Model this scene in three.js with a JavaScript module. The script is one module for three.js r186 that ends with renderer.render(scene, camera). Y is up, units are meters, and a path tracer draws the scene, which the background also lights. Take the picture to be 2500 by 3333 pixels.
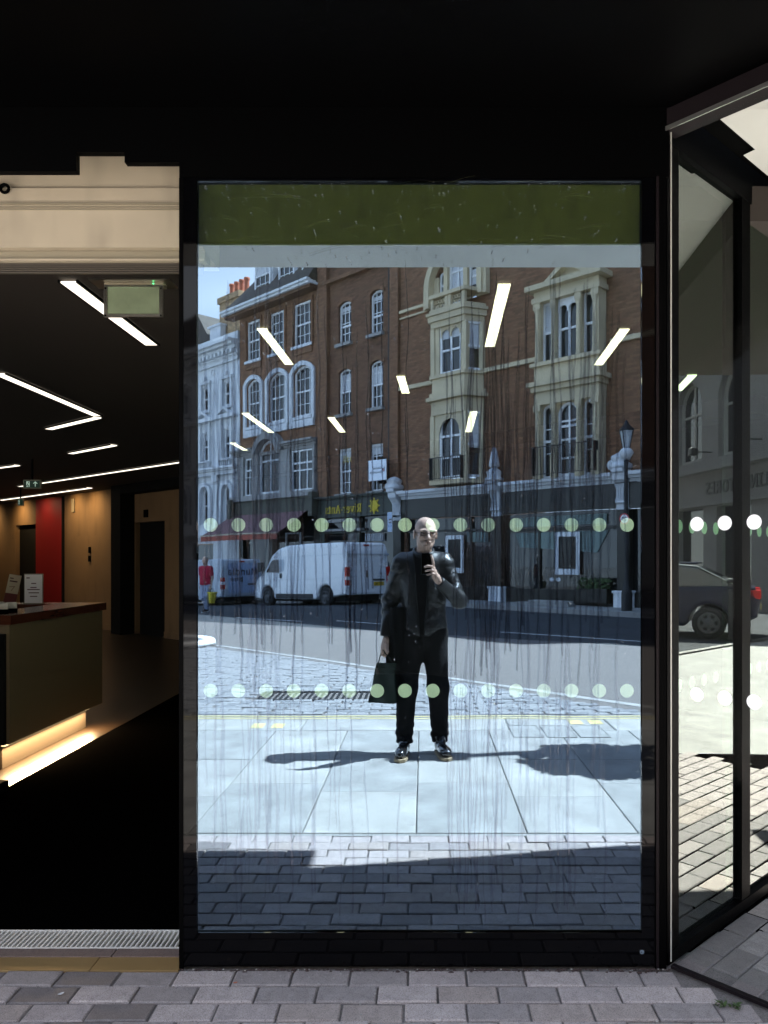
import * as THREE from 'three';
import { mergeGeometries } from 'three/addons/utils/BufferGeometryUtils.js';
import { RoundedBoxGeometry } from 'three/addons/geometries/RoundedBoxGeometry.js';
import { FontLoader } from 'three/addons/loaders/FontLoader.js';
import { TextGeometry } from 'three/addons/geometries/TextGeometry.js';
import { RectAreaLightUniformsLib } from 'three/addons/lights/RectAreaLightUniformsLib.js';

// ------------------------------------------------------------------ camera, sky, sun, exposure
const W = 768, H = 1024;
const scene = new THREE.Scene();
const CAM = [0, 1.49, 2.8];                       // the lens of the photographer's phone, 2.8 m in front of the glass
const camera = new THREE.PerspectiveCamera(2 * Math.atan(1666.5 / 2503) * 180 / Math.PI, W / H, 0.002, 400);
camera.position.set(...CAM);
camera.lookAt(0, 1.49, 0);
camera.setViewOffset(2500, 3333, -128, -153.5, 2500, 3333);   // shift lens: verticals stay vertical
camera.updateProjectionMatrix();
const renderer = new THREE.WebGLRenderer({ antialias: true });
renderer.setSize(W, H);
renderer.toneMapping = THREE.LinearToneMapping;
renderer.toneMappingExposure = 8.3;
renderer.shadowMap.enabled = true;
RectAreaLightUniformsLib.init();

const SUN = new THREE.Vector3(0.534, 0.839, 0.104).normalize();
const sun = new THREE.DirectionalLight(new THREE.Color().setRGB(1, 0.95, 0.87), 5);
sun.name = 'sun';
sun.position.copy(SUN).multiplyScalar(60);
sun.castShadow = true;
sun.shadow.camera.left = sun.shadow.camera.bottom = -45; sun.shadow.camera.right = sun.shadow.camera.top = 45;
sun.shadow.camera.near = 1; sun.shadow.camera.far = 140; sun.shadow.mapSize.set(4096, 4096);
scene.add(sun, sun.target);

// seeded random numbers and value noise
let seed = 7;
const rnd = () => { seed = (seed + 0x6d2b79f5) | 0; let t = Math.imul(seed ^ (seed >>> 15), 1 | seed); t = (t + Math.imul(t ^ (t >>> 7), 61 | t)) ^ t; return ((t ^ (t >>> 14)) >>> 0) / 4294967296; };
const rr = (a, b) => a + (b - a) * rnd();
const hash = (x, y, s) => { let h = Math.imul(x, 374761393) ^ Math.imul(y, 668265263) ^ Math.imul(s, 1274126177); h = Math.imul(h ^ (h >>> 13), 1274126177); return ((h ^ (h >>> 16)) >>> 0) / 4294967296; };
const sm = (t) => t * t * (3 - 2 * t);
function vnoise(x, y, per, s) {
  const xi = Math.floor(x), yi = Math.floor(y), fx = sm(x - xi), fy = sm(y - yi), m = (v) => ((v % per) + per) % per;
  const a = hash(m(xi), m(yi), s), b = hash(m(xi + 1), m(yi), s), c = hash(m(xi), m(yi + 1), s), d = hash(m(xi + 1), m(yi + 1), s);
  return (a + (b - a) * fx) * (1 - fy) + (c + (d - c) * fx) * fy;
}
function fbm(u, v, f, oct, s) { let a = 0, w = 0.5, t = 0; for (let k = 0; k < oct; k++) { a += w * vnoise(u * f, v * f, f, s + k); t += w; w *= 0.55; f *= 2; } return a / t; }

// sky: a computed panorama, deep blue overhead, paler near the horizon, thin high cloud
{
  const w = 512, h = 256, d = new Float32Array(w * h * 4);
  for (let j = 0; j < h; j++) for (let i = 0; i < w; i++) {
    const el = ((j + 0.5) / h - 0.5) * Math.PI, az = (i + 0.5) / w * 2 * Math.PI, k = 4 * (j * w + i);
    const up = Math.max(0, Math.sin(el)), hz = Math.pow(1 - up, 2.2);
    let c = [0.125 + 0.335 * hz, 0.17 + 0.30 * hz, 0.265 + 0.205 * hz];
    const dx = Math.cos(el) * Math.cos(az), dy = Math.sin(el), dz = Math.cos(el) * Math.sin(az);
    const glow = Math.pow(Math.max(0, dx * SUN.x + dy * SUN.y + dz * SUN.z), 8) * 0.35;
    const q = 1.5 / (up + 0.35), cl = Math.max(0, fbm(dx * q * 0.12 + 0.5, dz * q * 0.12 + 0.5, 8, 5, 91) - 0.52) * 2.4 * Math.min(1, up * 4);
    for (let n = 0; n < 3; n++) d[k + n] = (c[n] + glow) * (1 - cl) + cl * 0.55;
    d[k + 3] = 1;
  }
  const t = new THREE.DataTexture(d, w, h, THREE.RGBAFormat, THREE.FloatType);
  t.mapping = THREE.EquirectangularReflectionMapping; t.magFilter = THREE.LinearFilter; t.minFilter = THREE.LinearFilter; t.needsUpdate = true;
  t.colorSpace = THREE.LinearSRGBColorSpace;
  scene.background = t; scene.environment = t; scene.backgroundIntensity = 1;
}

// ------------------------------------------------------------------ helpers
const V3 = (x, y, z) => new THREE.Vector3(x, y, z);
function dtex(w, h, f, rep = true, srgb = false) {
  const d = new Uint8Array(w * h * 4);
  for (let j = 0; j < h; j++) for (let i = 0; i < w; i++) { const c = f(i / w, j / h, i, j), k = 4 * (j * w + i); d[k] = c[0]; d[k + 1] = c[1]; d[k + 2] = c[2]; d[k + 3] = 255; }
  const t = new THREE.DataTexture(d, w, h, THREE.RGBAFormat);
  t.magFilter = THREE.LinearFilter; t.minFilter = THREE.LinearMipmapLinearFilter; t.wrapS = t.wrapT = rep ? THREE.RepeatWrapping : THREE.ClampToEdgeWrapping;
  t.colorSpace = srgb ? THREE.SRGBColorSpace : THREE.NoColorSpace; t.needsUpdate = true;
  return t;
}
const rep = (t, metres) => { const c = t.clone(); c.repeat.set(1 / metres, 1 / metres); c.needsUpdate = true; return c; };
const g8 = (v) => { v = Math.max(0, Math.min(255, v * 255)); return [v, v, v]; };
const tCloud = dtex(256, 256, (u, v) => g8(0.62 + 0.38 * (fbm(u, v, 4, 6, 3) * 1.6 - 0.3)));
const tGrain = dtex(256, 256, (u, v, i, j) => { const n = fbm(u, v, 8, 3, 11), s = hash(i, j, 5), s2 = hash(i >> 1, j >> 1, 6); return g8(0.72 + 0.25 * (n - 0.5) + (s2 > 0.86 ? 0.2 : 0) - (s2 < 0.14 ? 0.34 : 0) + 0.16 * (s - 0.5)); });
const tFine = dtex(256, 256, (u, v, i, j) => g8(0.5 + 0.5 * (0.6 * (hash(i, j, 8) - 0.5) + 0.8 * (fbm(u, v, 16, 4, 9) - 0.5))));
const tBrick = dtex(512, 512, (u, v) => {          // 1.8 m square: 8 stretchers by 24 courses
  const r = Math.floor(v * 24), fy = v * 24 - r, uo = u * 8 + (r % 2) * 0.5, c = Math.floor(uo) % 8, fx = uo - Math.floor(uo);
  const joint = fx < 0.05 || fy < 0.15, tone = 0.72 + 0.5 * (hash(c, r, 21) - 0.5) + 0.3 * (fbm(u, v, 6, 5, 22) - 0.5), hue = hash(c, r, 23) - 0.5;
  return joint ? [150, 132, 118] : [Math.min(255, 255 * tone), 255 * tone * (0.86 + 0.1 * hue), 255 * tone * (0.8 + 0.12 * hue)];
});
const tWood = dtex(256, 256, (u, v) => { const p = Math.floor(v * 4), f = v * 4 - p, n = fbm(u * 0.5 + p * 0.37, v * 4, 8, 5, 31), t = 0.6 + 0.25 * hash(p, 1, 3) + 0.35 * (n - 0.5); return f < 0.02 ? [60, 50, 40] : [255 * t, 245 * t, 235 * t]; });
const tLeather = dtex(256, 256, (u, v) => g8(0.5 + 0.8 * (fbm(u, v, 6, 2, 41) - 0.5) + 0.35 * (fbm(u, v, 40, 2, 42) - 0.5)));
const tStucco = dtex(256, 256, (u, v) => g8(0.86 + 0.28 * (fbm(u, v, 3, 6, 51) - 0.5) - 0.12 * Math.max(0, fbm(u * 1.0, v * 0.25 + 0.1, 12, 3, 52) - 0.55) * 4));
const tAsphalt = dtex(256, 256, (u, v, i, j) => g8(0.62 + 0.5 * (fbm(u, v, 3, 5, 61) - 0.5) + 0.3 * (hash(i, j, 62) - 0.5)));

const mats = {};
function M(name, rgb, o = {}) {
  const m = new THREE.MeshPhysicalMaterial({ roughness: 0.7, metalness: 0, ...o });
  m.color.setRGB(...rgb); m.name = name; mats[name] = m; return m;
}
M('black', [0.0007, 0.0007, 0.0008], { roughness: 0.55, specularIntensity: 0.06 });
M('blackgloss', [0.001, 0.001, 0.0014], { roughness: 0.03, ior: 1.27 });
M('blackmatt', [0.0015, 0.0014, 0.0015], { roughness: 0.9, specularIntensity: 0.3 });
M('plum', [0.007, 0.0045, 0.0055], { roughness: 0.5, specularIntensity: 0.25 });
M('steel', [0.62, 0.6, 0.56], { metalness: 1, roughness: 0.3 });
M('edge', [0.45, 0.43, 0.38], { roughness: 0.3 });
M('soffit', [0.72, 0.70, 0.66], { roughness: 0.8, map: rep(tStucco, 2.2) });
M('cream', [0.53, 0.44, 0.32], { roughness: 0.7, map: rep(tStucco, 1.3) });
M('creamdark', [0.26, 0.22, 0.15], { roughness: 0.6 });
M('paver', [0.47, 0.405, 0.39], { roughness: 0.85, map: rep(tGrain, 0.22), bumpMap: rep(tGrain, 0.22), bumpScale: 0.0022 });
M('paver2', [0.37, 0.325, 0.315], { roughness: 0.85, map: rep(tGrain, 0.19), bumpMap: rep(tGrain, 0.19), bumpScale: 0.0022 });
M('paver4', [0.44, 0.37, 0.34], { roughness: 0.85, map: rep(tGrain, 0.21), bumpMap: rep(tGrain, 0.21), bumpScale: 0.0026 });
M('paverdark', [0.235, 0.205, 0.20], { roughness: 0.6, map: rep(tGrain, 0.2), bumpMap: rep(tGrain, 0.2), bumpScale: 0.002 });  // the darkest paver tone, a little less rough
M('paver3', [0.52, 0.45, 0.43], { roughness: 0.85, map: rep(tGrain, 0.25), bumpMap: rep(tGrain, 0.25), bumpScale: 0.0022 });
M('mortar', [0.20, 0.18, 0.17], { roughness: 0.95, map: rep(tGrain, 0.3), bumpMap: rep(tGrain, 0.3), bumpScale: 0.004 });
M('flag', [0.365, 0.352, 0.335], { roughness: 0.8, map: rep(tCloud, 0.9), bumpMap: rep(tFine, 0.3), bumpScale: 0.001 });
M('flag2', [0.325, 0.318, 0.305], { roughness: 0.8, map: rep(tCloud, 0.7), bumpMap: rep(tFine, 0.3), bumpScale: 0.001 });
M('flag3', [0.40, 0.385, 0.36], { roughness: 0.8, map: rep(tCloud, 1.1), bumpMap: rep(tFine, 0.3), bumpScale: 0.001 });
M('sett', [0.33, 0.325, 0.33], { roughness: 0.75, map: rep(tGrain, 0.3) });
M('sett2', [0.25, 0.25, 0.26], { roughness: 0.75, map: rep(tGrain, 0.26) });
M('asphalt', [0.044, 0.050, 0.060], { roughness: 0.9, map: rep(tAsphalt, 2.7), bumpMap: rep(tFine, 0.25), bumpScale: 0.003 });
M('roadwhite', [0.75, 0.75, 0.73], { roughness: 0.7, map: rep(tCloud, 0.6) });
M('flagjoint', [0.24, 0.235, 0.225], { roughness: 0.95, map: rep(tGrain, 0.3) });
M('roadyellow', [0.72, 0.60, 0.27], { roughness: 0.7, map: rep(tCloud, 0.5) });
M('brick', [0.265, 0.15, 0.085], { roughness: 0.9, map: rep(tBrick, 1.8) });
M('brickdark', [0.205, 0.115, 0.067], { roughness: 0.9, map: rep(tBrick, 1.8) });
M('brickyellow', [0.52, 0.40, 0.24], { roughness: 0.9, map: rep(tBrick, 1.8) });
M('stone', [0.68, 0.56, 0.37], { roughness: 0.85, map: rep(tStucco, 1.7) });
M('stonegrey', [0.34, 0.325, 0.31], { roughness: 0.85, map: rep(tStucco, 1.9) });
M('stonedark', [0.085, 0.082, 0.062], { roughness: 0.7, map: rep(tStucco, 1.9) });
M('stonecity', [0.20, 0.19, 0.185], { roughness: 0.85, map: rep(tStucco, 1.9) });
M('stucco', [0.80, 0.81, 0.82], { roughness: 0.8, map: rep(tStucco, 2.4) });
M('whitepaint', [0.80, 0.80, 0.80], { roughness: 0.45 });
M('whiteold', [0.74, 0.75, 0.77], { roughness: 0.6, map: rep(tStucco, 0.8) });
M('slate', [0.085, 0.075, 0.06], { roughness: 0.75, map: rep(tBrick, 1.3) });
M('shopdark', [0.016, 0.014, 0.011], { roughness: 0.35 });
M('shopgreen', [0.03, 0.038, 0.03], { roughness: 0.5 });
M('oldglass', [0.012, 0.014, 0.016], { roughness: 0.03, ior: 1.7 });
M('curtain', [0.55, 0.56, 0.58], { roughness: 0.9 });
M('shopglass', [0.006, 0.009, 0.011], { roughness: 0.02, ior: 1.75 });
M('iron', [0.012, 0.012, 0.013], { roughness: 0.5 });
M('terracotta', [0.42, 0.13, 0.07], { roughness: 0.85 });
M('wood', [0.026, 0.0145, 0.007], { roughness: 0.35, map: rep(tWood, 0.8) });
M('woodtop', [0.13, 0.04, 0.022], { roughness: 0.25, map: rep(tWood, 1.1) });
M('skin', [0.50, 0.33, 0.255], { roughness: 0.5, bumpMap: rep(tFine, 0.06), bumpScale: 0.0005 });
M('leather', [0.013, 0.0125, 0.013], { roughness: 0.4, ior: 1.5, bumpMap: rep(tLeather, 0.12), bumpScale: 0.0012 });
M('jersey', [0.01, 0.0095, 0.01], { roughness: 0.95, specularIntensity: 0.3 });
M('trouser', [0.009, 0.0085, 0.009], { roughness: 0.9, specularIntensity: 0.4, bumpMap: rep(tLeather, 0.3), bumpScale: 0.006 });
M('paper', [0.74, 0.72, 0.68], { roughness: 0.9 });
M('vanwhite', [0.85, 0.86, 0.87], { roughness: 0.22, clearcoat: 0.6, clearcoatRoughness: 0.05 });
M('tyre', [0.02, 0.02, 0.02], { roughness: 0.85 });
M('redglass', [0.45, 0.012, 0.01], { roughness: 0.12 });
M('grid', [0.72, 0.70, 0.66], { roughness: 0.45 });
M('bronze', [0.60, 0.42, 0.20], { metalness: 0.8, roughness: 0.42, bumpMap: rep(tFine, 0.4), bumpScale: 0.001 });
M('leafgreen', [0.05, 0.085, 0.022], { roughness: 0.7, side: THREE.DoubleSide });

const used = {};
function numbered(n) { const k = used[n] = (used[n] ?? -1) + 1; return k ? `${n}_${String(k).padStart(3, '0')}` : n; }
function thing(name, label, category, pos = [0, 0, 0], rot = 0, group) {
  const o = new THREE.Group(); o.name = numbered(name); scene.add(o);
  o.position.set(...pos); o.rotation.y = rot; o.userData = { label, category }; if (group) o.userData.group = group;
  return o;
}
function struct(name, geos, mat, label) { const o = obj(name, geos, mat, scene); o.userData.kind = 'structure'; if (label) o.userData.label = label; return o; }
const clean = (g) => { g = g.index ? g.toNonIndexed() : g; for (const k of Object.keys(g.attributes)) if (!['position', 'normal', 'uv'].includes(k)) g.deleteAttribute(k); return g; };
function obj(name, geos, mat, parent) {
  let g = Array.isArray(geos) ? (geos.length > 1 ? mergeGeometries(geos.map(clean)) : geos[0]) : geos;
  const m = new THREE.Mesh(g, typeof mat === 'string' ? mats[mat] : mat);
  m.castShadow = m.receiveShadow = true;
  m.name = parent === scene ? numbered(name) : name;
  parent.add(m); return m;
}
function one(name, label, category, geos, mat, group) { const o = obj(name, geos, mat, scene); o.userData = { label, category }; if (group) o.userData.group = group; return o; }
// uv in metres from the dominant axis of each face
function uvm(g) {
  g = clean(g); const p = g.attributes.position, n = p.count, uv = new Float32Array(n * 2), a = V3(), b = V3(), c = V3();
  for (let i = 0; i < n; i += 3) {
    a.fromBufferAttribute(p, i); b.fromBufferAttribute(p, i + 1); c.fromBufferAttribute(p, i + 2);
    const N = b.clone().sub(a).cross(c.clone().sub(a)), x = Math.abs(N.x), y = Math.abs(N.y), z = Math.abs(N.z);
    [a, b, c].forEach((q, k) => { const u = x > y && x > z ? [q.z, q.y] : y > z ? [q.x, q.z] : [q.x, q.y]; uv[2 * (i + k)] = u[0]; uv[2 * (i + k) + 1] = u[1]; });
  }
  g.setAttribute('uv', new THREE.BufferAttribute(uv, 2)); return g;
}
// a box from x0..x1, y0..y1, z0..z1
const bx = (x0, x1, y0, y1, z0, z1) => { const g = new THREE.BoxGeometry(Math.abs(x1 - x0), Math.abs(y1 - y0), Math.abs(z1 - z0)); g.translate((x0 + x1) / 2, (y0 + y1) / 2, (z0 + z1) / 2); return uvm(g); };
const rbx = (x0, x1, y0, y1, z0, z1, r = 0.01, s = 2) => { const g = new RoundedBoxGeometry(Math.abs(x1 - x0), Math.abs(y1 - y0), Math.abs(z1 - z0), s, r); g.translate((x0 + x1) / 2, (y0 + y1) / 2, (z0 + z1) / 2); return uvm(g); };
function shp(pts, holes = []) { const s = new THREE.Shape(pts.map((p) => new THREE.Vector2(...p))); for (const h of holes) s.holes.push(new THREE.Path(h.map((p) => new THREE.Vector2(...p)))); return s; }
const ext = (s, z0, z1, bevel = 0) => { const g = new THREE.ExtrudeGeometry(s, { depth: z1 - z0 - 2 * bevel, bevelEnabled: bevel > 0, bevelThickness: bevel, bevelSize: bevel, bevelOffset: -bevel, bevelSegments: 2, curveSegments: 14 }); g.translate(0, 0, z0 + bevel); return clean(g); };
const lathe = (pts, seg = 20) => clean(new THREE.LatheGeometry(pts.map((p) => new THREE.Vector2(...p)), seg));
const tube = (pts, r, seg = 24, rad = 8) => clean(new THREE.TubeGeometry(new THREE.CatmullRomCurve3(pts.map((p) => V3(...p))), seg, r, rad));
const rod = (a, b, r, r2 = r, n = 10) => { const A = V3(...a), B = V3(...b), g = new THREE.CylinderGeometry(r2, r, A.distanceTo(B), n); g.applyQuaternion(new THREE.Quaternion().setFromUnitVectors(V3(0, 1, 0), B.clone().sub(A).normalize())); g.translate((A.x + B.x) / 2, (A.y + B.y) / 2, (A.z + B.z) / 2); return clean(g); };
const mv = (g, x, y, z, ry = 0) => { if (ry) g.rotateY(ry); g.translate(x, y, z); return g; };
function canvasTex(w, h, draw) { const c = document.createElement('canvas'); c.width = w; c.height = h; const x = c.getContext('2d'); draw(x, w, h); const t = new THREE.CanvasTexture(c); t.colorSpace = THREE.SRGBColorSpace; t.needsUpdate = true; return t; }
function plate(name, w, h, tex, parent, pos, o = {}) {     // a flat printed face with real uv, a few mm thick behind
  const g = new THREE.PlaneGeometry(w, h); const m = new THREE.MeshPhysicalMaterial({ map: tex, roughness: 0.6, ...o }); m.name = name + '_print';
  const q = obj(name, g, m, parent); q.position.set(...pos); return q;
}
const font = await new FontLoader().loadAsync('fonts/droid/droid_sans_bold.typeface.json');
const serif = await new FontLoader().loadAsync('fonts/droid/droid_serif_regular.typeface.json');
function letters(text, size, depth, f = font) { const g = new TextGeometry(text, { font: f, size, depth, curveSegments: 4, bevelEnabled: false }); g.computeBoundingBox(); g.translate(-g.boundingBox.max.x / 2, 0, 0); return clean(g); }

// ------------------------------------------------------------------ street frame: a runs along the far facades (to their right as one faces them), off comes out from them towards us
const ANG = 43.8 * Math.PI / 180, CA = Math.cos(ANG), SA = Math.sin(ANG), ROT = Math.PI + ANG;
const S2W = (a, off) => [2.77 - CA * a - SA * off, 22.7 + SA * a - CA * off];
const offOf = (x, z) => (x - 2.77) * -SA + (z - 22.7) * -CA;
const fall = (a) => -Math.min(0.6, 0.04 * Math.max(0, a - 3.5));      // the street drops away gently to the left
const at = (a, y, off) => { const [x, z] = S2W(a, off); return [x, y, z]; };
function sheet(aList, o0, o1, y) {
  const p = [], q = (a, o) => { const [x, z] = S2W(a, o); return [x, y + fall(a), z]; };
  for (let i = 0; i + 1 < aList.length; i++) { const A = q(aList[i], o0), B = q(aList[i + 1], o0), C = q(aList[i + 1], o1), D = q(aList[i], o1); p.push(...A, ...C, ...B, ...A, ...D, ...C); }
  const g = new THREE.BufferGeometry(); g.setAttribute('position', new THREE.Float32BufferAttribute(p, 3)); g.computeVertexNormals();
  if (g.attributes.normal.getY(0) < 0) { for (let i = 0; i < p.length; i += 9) for (let k = 0; k < 3; k++) [p[i + 3 + k], p[i + 6 + k]] = [p[i + 6 + k], p[i + 3 + k]]; g.setAttribute('position', new THREE.Float32BufferAttribute(p, 3)); g.computeVertexNormals(); }
  return uvm(g);
}
const AL = [-160, -60, 3.5, 18.5, 60, 160];
struct('ground', sheet(AL, -160, 160, -0.09), 'flag2');
struct('road', sheet(AL, 2.0, 13.0, -0.03), 'asphalt');
// a flat painted patch on the road, 4 mm above it
function patch(pts, y) {
  const g = new THREE.ShapeGeometry(shp(pts.map(([x, z]) => [x, -z]))); g.rotateX(-Math.PI / 2); g.translate(0, y, 0); return uvm(g);
}
const dash = (a0, o0, a1, o1, w) => patch([S2W(a0, o0 - w / 2), S2W(a1, o1 - w / 2), S2W(a1, o1 + w / 2), S2W(a0, o0 + w / 2)], -0.026);
struct('road_marking', [dash(-8.9, 7.25, -5.7, 7.6, 0.1), dash(-3.4, 7.95, -1.1, 8.2, 0.1), dash(-0.6, 8.85, 1.7, 9.25, 0.1), dash(-14.5, 6.9, -11.5, 7.1, 0.1), dash(-20, 6.9, -17, 6.9, 0.1),
  patch([[-4.19, 13.7], [-3.84, 14.6], [-3.1, 13.6], [-2.92, 13.0], [-3.5, 13.35], [-3.9, 13.1]], -0.026), patch([[-6.2, 14.9], [-4.2, 13.95], [-4.15, 13.75], [-6.2, 14.7]], -0.026), patch([[-5.2, 12.5], [-3.35, 12.72], [-3.3, 12.55], [-5.2, 12.3]], -0.026)], 'roadwhite');

// pavement of the far side with its kerb stones
{
  const far = struct('far_pavement', sheet(AL, -0.4, 1.78, 0.09), 'flag2');
  const kerbs = []; for (let i = 0; i < 60; i++) { const a = -26 + i * 0.92; const g = bx(0, 0.91, -0.14, 0.1, -0.11, 0.11); g.rotateY(ROT); const [x, z] = S2W(a, 1.89); g.translate(x, fall(a + 0.45), z); kerbs.push(g); }
  kerbs.slice(8, 50).forEach((g) => obj('kerb_stone', g, 'stonegrey', far));
}

// forecourt: small granite pavers by the glass, big flags, kerb, a table of setts
function block(w, d, h, b) {                // a paving block, worn edge, top at y = 0
  const P = [[-w / 2, -d / 2], [w / 2, -d / 2], [w / 2, d / 2], [-w / 2, d / 2]], T = P.map(([x, z]) => [x - Math.sign(x) * b, 0, z - Math.sign(z) * b]), B = P.map(([x, z]) => [x, -b * 0.8, z]), L = P.map(([x, z]) => [x, -h, z]);
  const p = []; const quad = (a, b2, c, e) => p.push(...a, ...b2, ...c, ...a, ...c, ...e);
  quad(T[3], T[2], T[1], T[0]);
  for (let i = 0; i < 4; i++) { const j = (i + 1) % 4; quad(T[i], T[j], B[j], B[i]); quad(B[i], B[j], L[j], L[i]); }
  const g = new THREE.BufferGeometry(); g.setAttribute('position', new THREE.Float32BufferAttribute(p, 3)); g.computeVertexNormals(); return uvm(g);
}
const jig = (g, x, y, z, ry = 0) => { const c = g.clone(); const u = c.attributes.uv, du = rnd() * 7, dv = rnd() * 7; for (let i = 0; i < u.count; i++) u.setXY(i, u.getX(i) + du, u.getY(i) + dv); return mv(c, x, y, z, ry); };
struct('mortar_bed', patch([[-6, -0.07], [5, -0.07], [5, 1.36], [-6, 1.36]], -0.009), 'mortar');
struct('pavement', patch([[-14, 1.36], [14, 1.36], [14, 4.4], [-14, 4.4]], -0.012), 'flagjoint');
struct('side_pavement', (() => { const p = []; for (const [t, s] of [[0, 1.425], [0, 4.5], [40, 4.5], [40, 0.0], [2.925, 0.0], [2.925, 1.425]]) p.push([0.895 + CA * t + SA * s, -0.02 - SA * t + CA * s]); return patch(p, -0.03); })(), 'flag');
{
  const pav = struct('forecourt_paving', patch([[-6, 1.33], [5, 1.33], [5, 1.36], [-6, 1.36]], -0.004), 'flag2');
  const full = block(0.2, 0.0945, 0.05, 0.0045), tone = ['paver', 'paver4', 'paver2', 'paver3'], rest = [];
  let n = 0;
  for (let r = 0; r < 13; r++) {
    const zc = 0.012 + 0.1015 * (r + 0.5), lim = 0.9 + 0.958 * (zc - 0.05) - 0.008;
    for (let i = -15; i < 24; i++) {
      let x0 = -0.06 + i * 0.2075 + (r % 2 ? 0.104 : 0) + (hash(r, 3, 9) - 0.5) * 0.03, x1 = x0 + 0.2;
      if (x0 > lim - 0.03 || x1 < -3.0) continue;
      x1 = Math.min(x1, lim);
      const w = x1 - x0, g = jig(w > 0.195 ? full : block(w, 0.0945, 0.05, 0.0045), (x0 + x1) / 2, rr(-0.0045, 0.002), zc + rr(-0.002, 0.002), rr(-0.016, 0.016));
      const show = x1 > -1.75 && n < 196; if (show) { n++; obj('paver', g, x1 < -0.62 && rnd() < 0.75 - 0.5 * (x1 + 1.8) ? 'paverdark' : tone[Math.floor(rnd() * 4)], pav); } else rest.push(g);  // darkest tone turns up more often towards the left
    }
  }
  let k = 0;
  for (let r = 0; r < 14; r++) for (let i = 0; i < 14; i++) {                    // right of the glass screen the pavers turn with the wall
    const t = 0.012 + i * 0.2075 + (r % 2 ? 0.1 : 0) + 0.1, s = 0.012 + 0.1015 * (r + 0.5);
    const g = jig(full, 0, rr(-0.0025, 0.0015), 0, rr(-0.012, 0.012)); mv(g, 0.895 + CA * t + SA * s, 0, -0.02 - SA * t + CA * s);
    const q = jig(full, 0, 0, 0); q.rotateY(ANG + rr(-0.012, 0.012)); q.translate(0.895 + CA * t + SA * s, rr(-0.0025, 0.0015), -0.02 - SA * t + CA * s);
    if (i < 9 && r < 11 && k < 96) { k++; obj('paver', q, ['paver2', 'paver4', 'paverdark', 'paverdark'][Math.floor(rnd() * 4)], pav); } else rest.push(q);
  }
  const more = obj('paver_field', rest, 'paver', pav); more.userData.kind = 'stuff';
  const side = struct('side_mortar_bed', (() => { const p = []; for (const [t, s] of [[0.005, 0.005], [0.005, 1.432], [2.93, 1.432], [2.93, 0.005]]) p.push([0.895 + CA * t + SA * s, -0.02 - SA * t + CA * s]); return patch(p, -0.0085); })(), 'mortar');
  // flags
  const fl = struct('flagstone_paving', patch([[-6, 3.86], [6, 3.86], [6, 3.9], [-6, 3.9]], -0.006), 'mortar');
  const xs = [-3.72, -3.11, -2.5, -1.89, -1.28, -0.66, -0.04, 0.565, 1.17, 1.78, 2.4, 3.0, 3.6];
  for (let c = 0; c + 1 < xs.length; c++) {
    let z = 1.365; const cut = [[0.75, 0.95, 0.8], [0.92, 0.62, 0.96], [0.64, 0.9, 0.96], [0.95, 0.75, 0.8]][(c * 7 + 1) % 4];
    for (const dz of cut) { const w = xs[c + 1] - xs[c] - 0.006, g = jig(block(w, dz - 0.006, 0.06, 0.005), (xs[c] + xs[c + 1]) / 2, rr(-0.002, 0.001), z + dz / 2); obj('flagstone', g, ['flag', 'flag2', 'flag3'][Math.floor(rnd() * 3)], fl); z += dz; }
  }
  const kb = struct('kerb', patch([[-14, 4.37], [14, 4.37], [14, 4.62], [-14, 4.62]], -0.018), 'flag2');
  for (let i = -5; i < 6; i++) obj('kerb_stone', jig(block(0.91, 0.47, 0.12, 0.01), i * 0.92 + 0.3, 0, 4.12), i % 2 ? 'flag' : 'flag3', kb);
  struct('yellow_line', [patch([[-14, 4.43], [14, 4.43], [14, 4.462], [-14, 4.462]], -0.0135), patch([[-14, 4.53], [14, 4.53], [14, 4.562], [-14, 4.562]], -0.0135),
    patch([[-1.53, 3.96], [-1.42, 3.96], [-1.42, 4.14], [-1.53, 4.14]], 0.004), patch([[-1.35, 3.96], [-1.24, 3.96], [-1.24, 4.14], [-1.35, 4.14]], 0.004),
    patch([[1.33, 4.12], [1.45, 4.12], [1.45, 4.3], [1.33, 4.3]], 0.004), patch([[1.51, 4.12], [1.63, 4.12], [1.63, 4.3], [1.51, 4.3]], 0.004)], 'roadyellow');
  // setts
  const tb = struct('sett_table', (() => { const A = S2W(-60, 13), B = S2W(25, 13), C = S2W(25, 13.12), D = S2W(-60, 13.12); return patch([A, B, C, D], -0.02); })(), 'flag');
  struct('sett_bed', (() => { const A = S2W(-40, 13.13), B = S2W(12, 13.13); return patch([A, B, [-16, 4.62], [14, 4.62]].map((p) => p), -0.024); })(), 'mortar');
  const sg = block(0.2, 0.1, 0.06, 0.008), far = []; let m = 0;
  for (let r = 0; r < 62; r++) for (let i = -23; i < 17; i++) {
    const z = 4.7 + r * 0.112, x = i * 0.214 + (r % 2) * 0.107 + rr(-0.01, 0.01); if (offOf(x, z) < 13.3 || x > 3 || x < -4.8 || (x > -1.82 && x < -0.48 && z > 5.38 && z < 5.94)) continue;
    const g = jig(sg, x, -0.012 + rr(-0.006, 0.005), z, rr(-0.03, 0.03));
    if (m < 250 && x > -2.4) { m++; obj('sett', g, rnd() < 0.3 ? 'sett2' : 'sett', tb); } else far.push(g);
  }
  obj('sett_field', far, 'sett', tb).userData.kind = 'stuff';
}
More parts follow.
